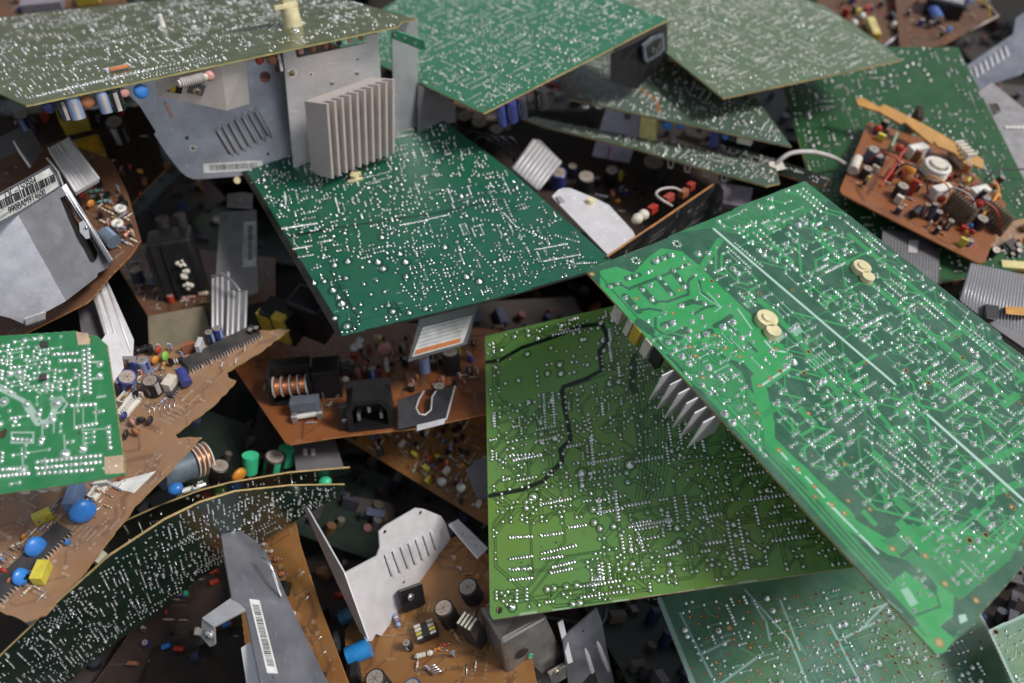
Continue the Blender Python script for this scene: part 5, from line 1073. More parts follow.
ps = nplane((231, 483), .715, (.3, .25, 1), (290, 473))
m_ = PM(ps, 203, 480, ang=15); coil(m_ @ Tm(0, 8, 2), t, 14, 12, 3, COP, WHT)
b = MB(m_); Cy(b, (-34, 8, 16), (-8, 8, 16), 13, M('slate sleeve', (.10, .15, .20), .35), seg=24); b.build('capacitor', t)
fuse(PM(ps, 190, 493, ang=10) @ Tm(0, 0, 0), t, 24); disccap(PM(ps, 238, 482, ang=30), t, 7, ORA, 4)
for x, y, c in ((252, 478, MINT), (288, 470, MINT), (325, 466, MINT)):
    b = MB(PM(ps, x, y, ang=10)); Cy(b, (0, 4, 3), (0, 8, 20), 6, c, 7); b.build('capacitor', t)
lcap(PM(ps, 272, 474), t, 9, 22, BLK, MINT); lcap(PM(ps, 218, 482), t, 8, 20, BLK, None)
q = plane3((296, 476, .72), (345, 468, .73), (294, 445, .74)); o = plate(q, [(297, 478), (293, 444), (335, 440), (344, 468), (312, 474)], t, 'bracket', DSTEEL, 1.2, bevel=.0003)
for x in (303, 311): plate(Plane(q.P + q.N * .0006, q.U, q.N), [(x, 449), (x + 4, 448.5), (x + 4.5, 455), (x + .5, 455.5)], o, 'tab', WALU, .5)
for x, y, c in ((236, 492, CYAN), (222, 498, LIME), (206, 503, RED), (324, 478, MINT), (175, 484, CYAN)): b = MB(PM(pe2, x, y)); b.ball((0, 0, .004), (.006, .0045, .005), c); b.build('disc_capacitor', t)
clutter(t, ps, [(160, 500), (230, 478), (290, 468), (230, 490)], 10, rg, kinds='rjst')
# deep items left of it
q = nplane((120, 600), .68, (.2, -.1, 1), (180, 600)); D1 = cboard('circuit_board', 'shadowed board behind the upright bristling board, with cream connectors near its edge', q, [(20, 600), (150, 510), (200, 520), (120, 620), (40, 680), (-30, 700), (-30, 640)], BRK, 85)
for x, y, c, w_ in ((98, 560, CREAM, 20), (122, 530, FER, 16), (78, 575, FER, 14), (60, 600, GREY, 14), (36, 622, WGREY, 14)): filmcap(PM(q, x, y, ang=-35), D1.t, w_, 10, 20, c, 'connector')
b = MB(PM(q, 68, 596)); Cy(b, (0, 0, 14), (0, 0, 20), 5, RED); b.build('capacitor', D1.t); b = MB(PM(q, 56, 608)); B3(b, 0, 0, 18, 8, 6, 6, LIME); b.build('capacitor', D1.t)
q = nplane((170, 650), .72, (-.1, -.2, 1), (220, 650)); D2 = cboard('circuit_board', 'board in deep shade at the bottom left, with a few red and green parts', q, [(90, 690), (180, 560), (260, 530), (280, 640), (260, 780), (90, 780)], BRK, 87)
for x, y, c in ((215, 572, RED), (216, 583, RED), (185, 595, MINT), (168, 647, CYAN), (206, 668, RED), (228, 625, CYAN)): filmcap(PM(q, x, y, ang=20), D2.t, 7, 4, 5, c)
clutter(D2.t, q, [(110, 660), (190, 570), (250, 550), (260, 640), (220, 683)], 28, rg, kinds='rrcdfts')
# ------------------------------------------------------------------ tan broken board, left
pj = nplane((200, 438), .64, (.02, .08, 1), (262, 372))
JB = cboard('broken_board', 'tan broken circuit board with a jagged edge, long dark chip near its pointed tip', pj, rag([(290, 329), (262, 350), (227, 372), (229, 378), (236, 381), (214, 404), (175, 434), (178, 438), (201, 437), (170, 470), (135, 506), (85, 572), (45, 615), (25, 621), (-30, 600), (-30, 480), (60, 470), (108, 420), (110, 345), (160, 350), (215, 338), (250, 331)], .7, 5), TNB, 91, tr=120, h=.0008, edge=M('pale broken edge', (.42, .25, .10), .6))
t = JB.t
dip(PM(pj, 224, 352, dx=(262, 333)) @ Tm(0, 3, 0), t, 26, 13, 15.5, 4)
for x, y in ((252, 337), (258, 335)): lcap(PM(pj, x, y) @ Tm(0, 0, 3), t, 2.4, 6, BLK, None)
for x, y, r, h_, c, s_, rx in ((128, 388, 7.2, 17, BLUE, LBLUE, 18), (119, 392, 5, 16, NAVY, None, 5), (136, 370, 4.6, 13, BLUE, LBLUE, 0), (146, 370, 4.6, 12, LBLUE, BLUE, 0), (155, 393, 6.5, 15, BLK, WGREY, 0), (212, 343, 3.6, 13, NAVY, LBLUE, 0), (220, 339, 3.8, 13, BLUE, LBLUE, 0)): lcap(PM(pj, x, y), t, r, h_, c, s_, rx=rx)
filmcap(PM(pj, 172, 388, ang=10), t, 12, 8, 10, CREAM); b = MB(PM(pj, 187, 385, dx=(180, 372))); Cy(b, (-6, 0, 7), (8, 0, 10), 4.2, BLUE, cap=TOPAL, seg=18); b.build('capacitor', t); dip(PM(pj, 176, 390, ang=12), t, 7, 5, 6.5, 2.6)
header(PM(pj, 128, 398, ang=8), t, 7, 2.2, WHT, 6, 6, True, [RED, LEMON, WHT, ORA]); header(PM(pj, 131, 408, ang=8), t, 10, 2.2, WHT, 7, 6)
disccap(PM(pj, 167, 361, ang=20), t, 4.4, LIME); disccap(PM(pj, 157, 364), t, 3.6, ORA); disccap(PM(pj, 160, 354), t, 3.2, RED); resistor(PM(pj, 178, 363, ang=-40), t, 11, 2.4, BLK, (WHT, WHT, BLK)); resistor(PM(pj, 145, 352, ang=-40), t, 14, 3.2, BLK, (BLK, BLK, BLK)); resistor(PM(pj, 164, 368, ang=30), t, 8, 2, M('tan resistor', (.45, .28, .14), .45))
filmcap(PM(pj, 202, 352, ang=25), t, 11, 4, 12, WALU, 'crystal'); filmcap(PM(pj, 190, 352, ang=-40), t, 11, 4, 10, M('brown film', (.28, .10, .05), .4))
for k in range(6): jumper(PM(pj, 150 + k * 5, 409 - k * 1.2, ang=35), t, 9, .4, TIN, .8)
for x, y, a in ((203, 367, 40), (212, 363, 30), (222, 366, 30), (236, 362, 30), (245, 350, 35)): resistor(PM(pj, x, y, ang=a), t, 4, .9, CREAM, (RED, RED, BLK))
for x, y, c in ((126, 420, BLUE), (134, 426, PINK), (143, 424, FER), (128, 438, FER), (137, 436, M('brown disc', (.35, .12, .05), .4)), (152, 424, FER)): disccap(PM(pj, x, y, ang=30 + x * 7), t, 3.4, c, 1.7)
plj = Plane(pj.P + pj.N * .0004, pj.U, pj.N); plate(plj, [(107, 484), (156, 471), (134, 493), (118, 489)], t, 'label_sticker', PAPER, .2)
dip(PM(pj, 36, 568, dx=(70, 535)) @ Tm(0, 6, 0), t, 24, 13, 15, 4)
for x, y, r, c, a in ((90, 522, 10.5, CYAN, -20), (44, 555, 9, CYAN, 0), (29, 583, 7.5, CYAN, 10)): disccap(PM(pj, x, y, ang=a), t, r * .8, c, r * .36, rx=-22)
filmcap(PM(pj, 44, 576, ang=25), t, 14, 8, 9, LEMON); filmcap(PM(pj, 78, 502, ang=28), t, 22, 7, 14, M('dusty blue film', (.12, .22, .42), .45, dust=.4)); filmcap(PM(pj, 45, 520, ang=-30), t, 12, 6, 8, LEMON); disccap(PM(pj, 70, 545), t, 2.4, CYAN)
for x, y in ((100, 500), (92, 508)): header(PM(pj, x + 4, y - 12, ang=10), t, 3, 2.5)
clutter(t, pj, [(-10, 570), (60, 500), (130, 470), (120, 500), (40, 600)], 55, rg, kinds='rrdtsj', hmax=8, avoid=[[(10, 560), (60, 520), (110, 510), (60, 600)]]); clutter(t, pj, [(125, 350), (200, 345), (190, 400), (130, 415)], 34, rg, kinds='rrjst', hmax=7)
# ------------------------------------------------------------------ small green board on top of it
MG = pcbmat('flat green mask', (.022, .15, .06), (.03, .22, .075), silk=(.42, .52, .46), rough=.35, tint=(.8, .9, .8), tintamt=.5, dust=.1, dustcol=(.25, .32, .26))
pg = nplane((125, 475), .505, (-.02, -.28, .95), (60, 486))
LG = Board('circuit_board', 'small flat green board with pale tracks at the left edge, on the broken tan board', pg, [(-30, 338), (73, 331), (77, 331), (78, 345), (88, 344), (89, 335), (97, 336), (107, 345), (116, 405), (125, 470), (126, 475), (60, 486), (-30, 498)], h=.0006, seed=95, edge=EDGE, base=.5)
zg = lambda *p: zz(0, 330, 3.904, *p)
PALE = .85
for pts, wd in ((((0, 230), (90, 275), (150, 355), (180, 360)), 3.2), (((110, 300), (150, 360)), 6), (((220, 290), (200, 345), (180, 360)), 5), (((195, 270), (240, 262), (262, 290), (240, 320), (200, 330)), 1.5), (((290, 300), (290, 375)), .7), (((325, 285), (325, 460)), .7), (((350, 285), (370, 290)), .7), (((375, 290), (375, 370), (290, 375)), .9), (((60, 180), (130, 230), (160, 250)), .8), (((45, 400), (130, 400), (130, 440), (45, 440), (45, 400)), 1.2), (((165, 370), (165, 430)), 1), (((210, 360), (210, 400)), 1), (((250, 410), (255, 490)), 1), (((320, 390), (420, 385)), .8), (((430, 370), (430, 460)), .8), (((175, 500), (180, 560)), 1), (((85, 460), (90, 540)), 1), (((360, 125), (400, 125)), 1.8), (((360, 190), (400, 188)), 1.8), (((380, 262), (410, 258)), 1.8), (((0, 215), (60, 250)), 2)): LG.px(zg(*pts), wd * .8, 1, PALE)
for p_ in (((300, 10), (345, 0), (350, 60), (305, 60)), ((408, 500), (480, 490), (485, 560), (410, 565))): LG.R.fill(pg.uvs(zg(*p_)), 1, .35); 
for x, y in zg((345, 40), (445, 530)): LG.R.disc(pg.uv(x, y), 2.2 * mm, 2, 1); LG.hole(*pg.uv(x, y), 1.6)
for x, y, r in ((222, 285, 2.6), (105, 290, 1.7), (205, 350, 1.8), (15, 280, 2.2), (255, 485, 2.2), (90, 545, 2), (325, 465, 1.8), (360, 105, 1), (165, 425, 1.4), (160, 440, 1.2), (180, 375, 1.2), (150, 330, 1.6)): LG.jpx(zg((x, y)), r)
for a, c, n_ in (((345, 75), (350, 245), 11), ((325, 80), (330, 240), 10), ((210, 95), (300, 90), 6), ((235, 120), (310, 118), 5), ((280, 295), (370, 290), 6), ((295, 380), (375, 365), 6), ((145, 515), (390, 490), 14), ((145, 540), (390, 515), 14), ((150, 560), (360, 545), 11), ((50, 425), (120, 430), 5), ((420, 380), (430, 460), 5), ((10, 545), (80, 540), 6), ((0, 570), (110, 560), 8)): LG.rowpx(*zg(a, c), n_, .95, 1.3, 1.5)
LG.auto(150, zg((-10, 50), (340, 70), (350, 250), (230, 260), (60, 230), (-10, 200)), .85, mode='trace', tw=.6, silk=.8, dips=0, big=.1); LG.auto(60, None, .85, mode='trace', tw=1, silk=.5, dips=0, big=.1)
LG.R.fill(pg.uvs(zg((0, 400), (20, 380), (30, 395), (20, 420), (0, 425))), 2, 1.); LG.pads(1.5, 1, .5); LG.done(MG, TIN)
for P_ in ([(76, 332), (88, 333), (90, 344), (78, 345)], [(104, 457), (123, 455), (124, 473), (105, 474)]): plate(Plane(pg.P + pg.N * .0003, pg.U, pg.N), P_, LG.t, 'bare_pad', M('bare tan pad', (.50, .36, .24), .5), .15)
for x, y in ((45, 345), (44, 378)):
    b = MB(PM(pg, x, y)); B3(b, 0, 0, 1.2, 4.5, 4, 2, CHIP); b.build('chip', LG.t, bevel=.0003)
for x in (20, 38, 50, 97, 103): b = MB(PM(pg, x, 486 - (x - 20) * .1, side=-1, h=-.002)); B3(b, 0, 0, 4, 4, 6, 8, WHT); b.build('connector', LG.t)
# ------------------------------------------------------------------ steel bracket with barcode, bottom
pb = plane3((220, 523, .62), (246, 612, .57), (328, 683, .57))
pw = nplane((320, 607), .66, (-.3, -.15, 1), (350, 690))
BW1 = cboard('circuit_board', 'orange brown board at the bottom with a grey steel bracket bearing a barcode', pw, [(256, 500), (292, 508), (300, 545), (320, 607), (350, 688), (380, 780), (260, 780), (240, 600)], OYB, 101, tr=40); t = BW1.t
o = plate(pb, [(220, 523), (240, 530), (255, 540), (266, 552), (276, 572), (290, 604), (312, 650), (332, 690), (360, 780), (285, 780), (262, 690), (252, 640), (246, 611), (232, 597), (224, 554)], t, 'steel_bracket', STEEL, 1.3, holes=[(273, 677, 1.3), (256, 566, .9)], bevel=.0003)
q = plane3((232, 597, .574), (245, 611, .568), (203, 618, .555)); plate(q, [(232, 597), (246, 610), (214, 627), (202, 618)], o, 'bent_tab', ALU, 1.4, bevel=.0005)
q = plane3((202, 618, .555), (214, 627, .554), (201, 637, .562)); tb = plate(q, [(202, 618), (214, 626), (215, 645), (210, 647), (201, 637)], o, 'tab_end', ALU, 1.4, bevel=.0005); screw(PM(q, 209, 635), tb, 3.4, ALU)
q = plane3((243, 650, .56), (252, 640, .562), (256, 690, .55)); plate(q, [(241, 648), (250, 642), (262, 660), (262, 780), (252, 720)], o, 'lower_flange', WALU, 1.2, bevel=.0003)
barcode(pb, (249, 599), (267, 673), 8.2, o, seed=5, pad=.08)
for x, y, k in ((262, 545, 'r'), (270, 552, 'r'), (276, 560, 's'), (281, 575, 's'), (284, 590, 'b'), (289, 618, 'w'), (294, 634, 'b'), (302, 650, 'w'), (308, 668, 'b'), (318, 680, 'b')):
    m_ = PM(pw, x, y, ang=60)
    if k == 'r': resistor(m_, t, 8, 1.6, CREAM)
    elif k == 's': resistor(m_, t, 10, 2.4, M('brown film', (.28, .10, .05), .4))
    elif k == 'b': filmcap(m_, t, 13, 10, 9, BLK, 'chip')
    else: filmcap(m_, t, 12, 9, 7, WALU, 'connector')
LE2 = [(310, 555), (306, 590), (318, 610), (330, 640)]
for x, y in ((300, 575), (305, 600), (318, 640), (322, 655)): jumper(PM(pw, x, y, ang=100), t, 8, .3, TIN, .6)
wtube([W(262, 558, .60), W(270, 565, .595), W(276, 580, .595), W(282, 596, .60)], 1.2, TIN, 'metal_band', t)
# ------------------------------------------------------------------ white louvred bracket on its board
pq = nplane((369, 640), .665, (-.25, .1, 1), (460, 640))
WBd = cboard('circuit_board', 'ochre brown board at the bottom centre carrying a white louvred bracket and brown capacitors', pq, [(345, 630), (400, 560), (470, 530), (520, 600), (540, 700), (540, 780), (350, 780)], OYB, 103, tr=50); t = WBd.t
pv = plane3((343, 574, .625), (441, 516, .70), (369, 640, .655)); zw = lambda x, y: (240 + x / 3.73, 500 + y / 3.73)
wb = plate(pv, [(343, 574), (377, 556), (380, 548), (379, 532), (385, 526), (416, 508), (424, 509), (441, 516), (446, 524), (460, 572), (466, 600), (425, 606), (414, 614), (414, 620), (391, 630), (388, 638), (376, 634), (372, 641), (366, 641)], t, 'louvred_bracket', WALU, 1.3, holes=[(385, 532, 1.7), (420.5, 513, 1.7), (446, 548.5, 1.2), (404, 582.5, 1.4)], bevel=.0003)
for a, c in (((540, 192), (573, 290)), ((568, 178), (603, 277)), ((598, 163), (632, 261)), ((628, 149), (658, 246)), ((655, 135), (686, 230)), ((683, 121), (712, 213)), ((710, 108), (736, 190))): louvre(pv, zw(*a), zw(*c), 3.2, wb, WALU, 1.4)
q = plane3((302, 505, .655), (343, 574, .624), (338, 588, .645)); plate(q, [(302, 505), (307, 508), (344, 573), (368, 640), (360, 632), (337, 583)], wb, 'side_flange', ALU, 1.2, bevel=.0003)
m_ = affine((398, 590, .672), (420, 582, .678), (400, 592, .660), (402, 611, .682)); b = MB(m_); ub(b, 0, 1, 0, 1, 0, 1, BLK); o = b.build('transistor', t, bevel=.0003); screw(affine((0, 0, 1), (1, 0, 1), (0, 1, 1), (0, 0, 2)) if 0 else PM(Plane(W(410, 597, .658), pv.U, pv.N), 411, 597), o, 2.2, TIN)
for x, y, r, h_, c, s_ in ((452, 622, 7.6, 23, BLK, None), (474, 598, 8, 18, FER, None), (386, 692, 7.8, 24, BLK, LBLUE), (421, 700, 7.4, 22, BLUE, LBLUE), (498, 620, 5.5, 20, FER, None)): lcap(PM(pq, x, y, ang=20), t, r, h_, c, s_)
m_ = PM(pq, 478, 640, ang=-28); b = MB(m_); B3(b, 0, 0, 15, 14, 11, 30, FER); o = b.build('comb_heatsink', t, bevel=.0004); b = MB(m_)
for k in range(4): B3(b, -5 + k * 3.4, 0, 30.6, 1.4, 10, 1.2, CREAM)
b.build('comb_teeth', o)
m_ = PM(pq, 428, 634, ang=25); b = MB(m_)
for s_ in (-1, 1):
    for k in range(4): B3(b, s_ * 5.2, -4 + k * 3, 5 + k * .8, 5, 2, 3.4, [WHT, LEMON, CREAM, CREAM][k])
    B3(b, s_ * 5.2, 0, 3, 5.4, 12, 6, FER)
B3(b, 0, 0, 4, 5, 12, 8, BLK); b.build('filter_coil', t, bevel=.0003)
resistor(PM(pq, 398, 622, ang=-60), t, 12, 2.2, LBLUE, (WHT, RED, BLK)); resistor(PM(pq, 425, 656, ang=15), t, 14, 2.3, CREAM, (WHT, CREAM, BLK)); resistor(PM(pq, 455, 634, ang=-50), t, 15, 1.8, M('tan resistor', (.45, .28, .14), .45)); resistor(PM(pq, 444, 646, ang=15), t, 6, 1.4, RED); resistor(PM(pq, 438, 650, ang=15), t, 5, 1.4, ORA)
lcap(PM(pq, 410, 648), t, 3.4, 9, BLK, WHT); b = MB(PM(pq, 362, 656, ang=25)); Cy(b, (-9, 0, 7), (9, 0, 7), 7.5, M('bright blue film', (.02, .22, .55), .25, dust=.05), seg=20); b.build('film_capacitor', t)
b = MB(PM(pq, 352, 620, ang=25)); Cy(b, (-7, 0, 8), (7, 0, 8), 6, M('petrol sleeve', (.01, .10, .17), .3), seg=18); b.build('film_capacitor', t); disccap(PM(pq, 476, 644), t, 4, M('dark green disc', (.02, .10, .03), .35)); disccap(PM(pq, 342, 600), t, 5, RED)
for k in range(4): jumper(PM(pq, 432 + k * 2, 668 + k * 2, ang=20), t, 7, .5, TIN, 3)
clutter(t, pq, [(400, 650), (470, 640), (490, 720), (420, 720)], 9, rg, kinds='rjs'); clutter(t, pq, [(455, 560), (490, 580), (500, 640), (480, 640)], 8, rg, kinds='rstd')
# ------------------------------------------------------------------ steel can and blue grey bracket
q = nplane((510, 690), .66, (-.1, -.2, 1), (560, 690)); CAN = thing('metal_can', 'dull steel can with a round hole beneath the front corner of the olive board', 'metal box', q.M)
pf = plane3((500, 642, .600), (546, 616, .612), (516, 700, .63)); pf2 = plane3((500, 642, .600), (480, 606, .625), (516, 700, .63)); pf3 = plane3((500, 642, .600), (546, 616, .612), (480, 606, .625))
b = MB(); A_ = [W(500, 642, .600), W(546, 616, .614), W(572, 672, .66), W(516, 712, .64)]; C_ = [W(479, 606, .63), W(530, 596, .65), W(555, 640, .70), W(490, 680, .67)]
DUL = M('warm dull steel', (.34, .32, .30), .4, .85, dust=.35, scale=25)
hexa(A_ + C_, DUL, 'body', CAN, .003)
for x, y, r in ((522, 653, 5.2),): b = MB(PM(pf, x, y, ang=15)); b.ball((0, 0, .0006), (r * mm, r * .62 * mm, .0004), DARK, 20, 6); b.build('hole', CAN)
b = MB(PM(pf, 531, 678, ang=20)); b.box((0, 0, .0006), (.016, .014, .0006), DARK); b.build('window', CAN)
b = MB(PM(pf, 530, 655)); b.torus((0, 0, .001), .0016, .0006, MINT); b.build('ring', CAN)
b = MB(PM(pf, 557, 672)); b.box((0, 0, .002), (.016, .013, .004), DUL); o = b.build('lug', CAN, bevel=.0006); screw(PM(pf, 557, 672, h=.0042), o, 2.4)
pn = plane3((570, 631, .63), (597, 609, .645), (590, 690, .66)); o = flat('bracket', 'blue grey metal bracket with raised slots next to the dull steel can', 'bracket', pn, [(563, 640), (570, 631), (597, 608), (602, 622), (607, 650), (618, 700), (624, 760), (578, 760)], STEEL, 1.2, holes=[(583, 631, 1.2)])
for a, c in (((585, 648), (598, 690)), ((597, 641), (609, 672))): louvre(pn, a, c, 4, o, WALU, 1.6, False)
q = plane3((559, 624, .625), (564, 624, .627), (570, 664, .635)); flat('metal_strip', 'thin bright metal strip between the steel can and the blue grey bracket', 'metal strip', q, [(558, 623), (563, 620), (573, 662), (568, 664)], WALU, 1.)
pd = nplane((630, 640), .74, (0, -.1, 1), (680, 640)); DGB = Board('circuit_board', 'dark green board in the shaded gap between the blue grey bracket and sea green board', pd, [(590, 595), (700, 585), (730, 700), (730, 780), (600, 780)], h=.0009, seed=107, base=.5)
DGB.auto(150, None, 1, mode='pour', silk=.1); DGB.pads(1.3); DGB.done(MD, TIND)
pcn = nplane((990, 632), .60, (-.05, -.05, 1), (1030, 612)); CN = Board('circuit_board', 'corner of a sea green board with a pale rim in the bottom right corner', pcn, [(988, 630), (1060, 598), (1080, 720), (1030, 720)], h=.0007, seed=109, base=.6)
CN.px([(988, 630), (1060, 598)], 4, 1, .7); CN.px([(989, 630), (1030, 720)], 3, 1, .7); CN.auto(60, None, 1, mode='pour'); CN.holepx(996, 632, 1.5); CN.pads(1.3); CN.done(M5, TIN)
# ------------------------------------------------------------------ centre top gap: white plate on the dark upright board
pdx = plane3((610, 258, .70), (717, 184, .80), (660, 250, .78))
DE = cboard('circuit_board', 'steep brown edged board behind the brightest board, a chalky white plate fixed to it', pdx, [(608, 257), (660, 222), (717, 183), (724, 190), (720, 230), (650, 275), (615, 264)], pcbmat('black solder side', (.01, .012, .016), (.02, .025, .03), rough=.35, dust=.15), 111, tr=30, th=2)
t = DE.t; pwp = plane3((556, 198, .755), (633, 234, .735), (609, 256, .705))
o = plate(pwp, [(554, 199), (552, 196), (558, 190), (563, 188), (570, 188), (595, 198), (609, 205), (633, 231), (636, 238), (609, 256)], t, 'white_plate', WALU, 1.5, bevel=.0005)
b = MB(PM(pwp, 590, 203)); b.cyl((0, 0, 0), (0, 0, .004), .0042, NYL, .0035, 18); b.build('nylon_pin', o); b = MB(PM(pwp, 601, 197)); b.box((0, 0, .001), (.012, .002, .002), DSTEEL, .4); b.build('clip', o)
b = MB(PM(pwp, 560, 201, ang=-35)); b.box((0, 0, .001), (.009, .005, .002), ALU); b.build('tab', o)
q = nplane((640, 225), .80, (-.2, .1, 1), (700, 185))
for x, y, c, w_ in ((652, 213, RED, 10), (668, 202, M('brick red film', (.35, .06, .04), .4), 12), (690, 190, RED, 8), (683, 197, M('brown film', (.28, .10, .05), .4), 10)): filmcap(PM(plane3((610, 250, .715), (717, 180, .815), (640, 190, .80)), x, y, ang=0), t, w_, 6, 7, c)
for x, y in ((637, 223), (643, 219)): b = MB(PM(plane3((610, 250, .71), (717, 180, .81), (640, 190, .80)), x, y)); b.ball((0, 0, .004), (.006, .005, .005), CREAM); b.build('wax_lump', t)
wtube([W(672, 206, .765), W(662, 200, .76), W(656, 194, .765), W(662, 189, .775), W(674, 188, .78), W(682, 192, .785)], 1.3, WGREY, 'wire', t)
# small heatsink and its neighbours
q = plane3((533, 140, .86), (562, 162, .85), (512, 168, .83)); o = flat('heatsink', 'small ridged grey heatsink lying behind the right edge of the teal board', 'heatsink', q, [(533, 139), (540, 140), (562, 162), (538, 190), (512, 168)], ALU, 4)
for k in range(8): a = (516 + 25 * k / 7 - 2, 170 + 20 * k / 7 - 1) ; c = (535 + 25 * k / 7, 141 + 20 * k / 7); b = MB(); b.tube([q.hit(*a), q.hit(*c)], .0014, WALU, 5); b.build('fin', o)
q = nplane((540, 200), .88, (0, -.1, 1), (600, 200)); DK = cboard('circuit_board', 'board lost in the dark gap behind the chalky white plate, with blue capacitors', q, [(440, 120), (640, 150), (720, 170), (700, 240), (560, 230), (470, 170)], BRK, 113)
for x, y, r, h_, c in ((558, 186, 8, 20, BLUE), (572, 176, 5, 15, NAVY), (585, 190, 9, 20, BLK), (650, 180, 12, 26, FER), (610, 185, 7, 22, BLK), (480, 140, 9, 25, BLK), (497, 150, 8, 30, FER), (465, 130, 9, 20, BLK)): lcap(PM(q, x, y), DK.t, r, h_, c)
for q_ in range(4): wtube([W(440 + q_ * 14, 150, .90), W(455 + q_ * 12, 128 + q_ * 5, .86), W(490 + q_ * 8, 140, .85), W(520, 165 + q_ * 6, .90)], 1.3, [BLK, FER, NAVY, BLK][q_], 'wire', DK.t)
clutter(DK.t, q, [(560, 170), (700, 180), (690, 230), (600, 220)], 20, rg, kinds='rcdfts')
# ------------------------------------------------------------------ grey green board under the top centre one
MW = pcbmat('grey green mask', (.05, .09, .06), (.09, .13, .09), silk=(.42, .45, .42), rough=.3, tint=(.7, .8, .75), tintamt=.6, dust=.2, dustcol=(.22, .24, .2), hole=(.30, .11, .03))
pf4 = nplane((568, 99), .865, (-.02, .12, 1), (792, 146))
GG = Board('circuit_board', 'grey green circuit board with orange bands, under the two boards at the top', pf4, [(559, 79), (569, 99), (792, 147), (750, 90), (640, 50), (548, 50)], h=.0009, seed=115, base=.4, edge=EDGE)
for p_ in ([(566, 78), (572, 88), (580, 96)], [(640, 88), (656, 100), (660, 112)]): GG.px(p_, 3.4, 2, 1)
GG.auto(330, None, .95, mode='pour', tw=1, clr=.4, silk=.1, big=.1); GG.pads(1.3); GG.done(MW, TIND, lead=.0015); t = GG.t
for x, y, r, c in ((668, 119, 5, CYAN), (681, 121, 3.6, CYAN), (700, 126, 3, NAVY), (727, 131, 4, CYAN)): disccap(PM(pf4, x, y, side=-1, h=-.002), t, r, c, 3)
for x, y, c, w_, h_ in ((650, 116, PYEL, 16, 24), (716, 129, BLUE, 8, 18), (746, 135, CREAM, 14, 8), (735, 132, NAVY, 10, 8)): filmcap(PM(pf4, x, y, side=-1, h=-.002), t, w_, 8, h_, c)
for x in (585, 598): b = MB(PM(pf4, x, 104, side=-1, h=-.002)); b.ball((0, 0, .003), (.005, .003, .003), TIN); b.build('solder_lug', t)
q = plane3((606, 108, .872), (645, 115, .875), (594, 156, .90)); o = plate(q, [(607, 105), (646, 112), (629, 163), (592, 156)], t, 'label_plate', M('violet white plastic', (.52, .50, .62), .5, dust=.1), 1.5, bevel=.0004)
plate(Plane(q.P + q.N * .0008, q.U, q.N), [(609, 147), (611, 147.5), (609, 158), (607, 157.5)], o, 'pink_mark', INKP, .3); plate(Plane(q.P + q.N * .0008, q.U, q.N), [(625, 109), (632, 110), (630, 120), (624, 119)], o, 'window', DSTEEL, .3)
pf5 = nplane((633, 148), .84, (-.02, .25, 1), (760, 178))
T5 = Board('circuit_board', 'thin strip board below the grey green board, four white wire tabs under it', pf5, [(523, 119), (534, 117), (640, 138), (700, 148), (776, 168), (780, 183), (766, 186), (700, 168), (633, 148), (545, 127)], h=.0009, seed=117, base=.4, edge=EDGE)
T5.auto(120, None, .95, mode='pour', tw=1, silk=.1); T5.pads(1.3); T5.done(MW, TIND, lead=.0015)
for x, y in ((671, 160), (688, 164), (707, 168.5), (725, 173)):
    m_ = PM(pf5, x, y, side=-1, h=-.002); b = MB(m_)
    for a, c in (((-3, 0), (-2, 8)), ((-2, 8), (2, 8)), ((2, 8), (3, 0))): Cy(b, (a[0], 0, a[1]), (c[0], 0, c[1]), .8, WALU, seg=6)
    b.build('wire_tab', T5.t)
pf6 = nplane((760, 168), .83, (-.02, .2, 1), (823, 185)); T6 = Board('circuit_board', 'narrow dark green strip board with an orange edge, left of the orange board', pf6, [(676, 137), (682, 134), (770, 157), (830, 178), (824, 187), (760, 168)], h=.0009, seed=119, base=.5, edge=EDGEB); T6.auto(40, None, .8); T6.done(MD, TIND)
b = thing('cable', 'white sleeved cable arching onto the leaf green board', 'cable', Matrix.Translation(W(790, 155, .82)))
wtube([W(772, 168, .815), W(780, 160, .81), W(792, 153, .81), W(812, 152, .82), W(832, 157, .84), W(848, 166, .86)], 2.2, M('sleeve white', (.5, .47, .45), .5), 'sleeve', b); hexa([W(768, 162, .81), W(782, 161, .812), W(786, 169, .812), W(772, 172, .81), W(768, 162, .825), W(782, 161, .827), W(786, 169, .827), W(772, 172, .825)], CREAM, 'plug', b)
q = plane3((723, 184, .86), (753, 190, .86), (720, 203, .85)); flat('grey_connector', 'grey slotted plastic block in the dark gap above the brightest board', 'connector', q, [(722, 183), (753, 188), (749, 208), (718, 202)], M('lilac grey plastic', (.22, .20, .24), .5), 6)
# mains socket under the top centre board
t = T2.t
hexa([p2.hit(610, 53, -.002), p2.hit(637, 41, -.002), p2.hit(668, 22, -.002), p2.hit(645, 30, -.002)] + [W(610, 82, .83), W(637, 90, .85), W(668, 56, .88), W(640, 50, .87)], BLK, 'mains_socket', t, .001)
q = plane3((637, 42, .7), (669, 23, .7), (637, 90, .7)); q = plane3((637, 45, .798), (668, 27, .842), (637, 88, .848)); zq = lambda *p: zz(500, 0, 3.904, *p)
o = plate(q, zq((560, 178), (600, 145), (640, 132), (645, 190), (625, 215), (575, 245), (565, 235)), t, 'socket_rim', GREY, 2.5, bevel=.0004); plate(Plane(q.P + q.N * .0006, q.U, q.N), zq((572, 185), (604, 158), (632, 148), (634, 186), (618, 205), (580, 228)), o, 'socket_mouth', DARK, 1)
for x, y in zq((590, 195), (615, 175), (604, 198)): b = MB(PM(q, x, y)); b.box((0, 0, .0016), (.002, .005, .002), TIN); b.build('blade', o)
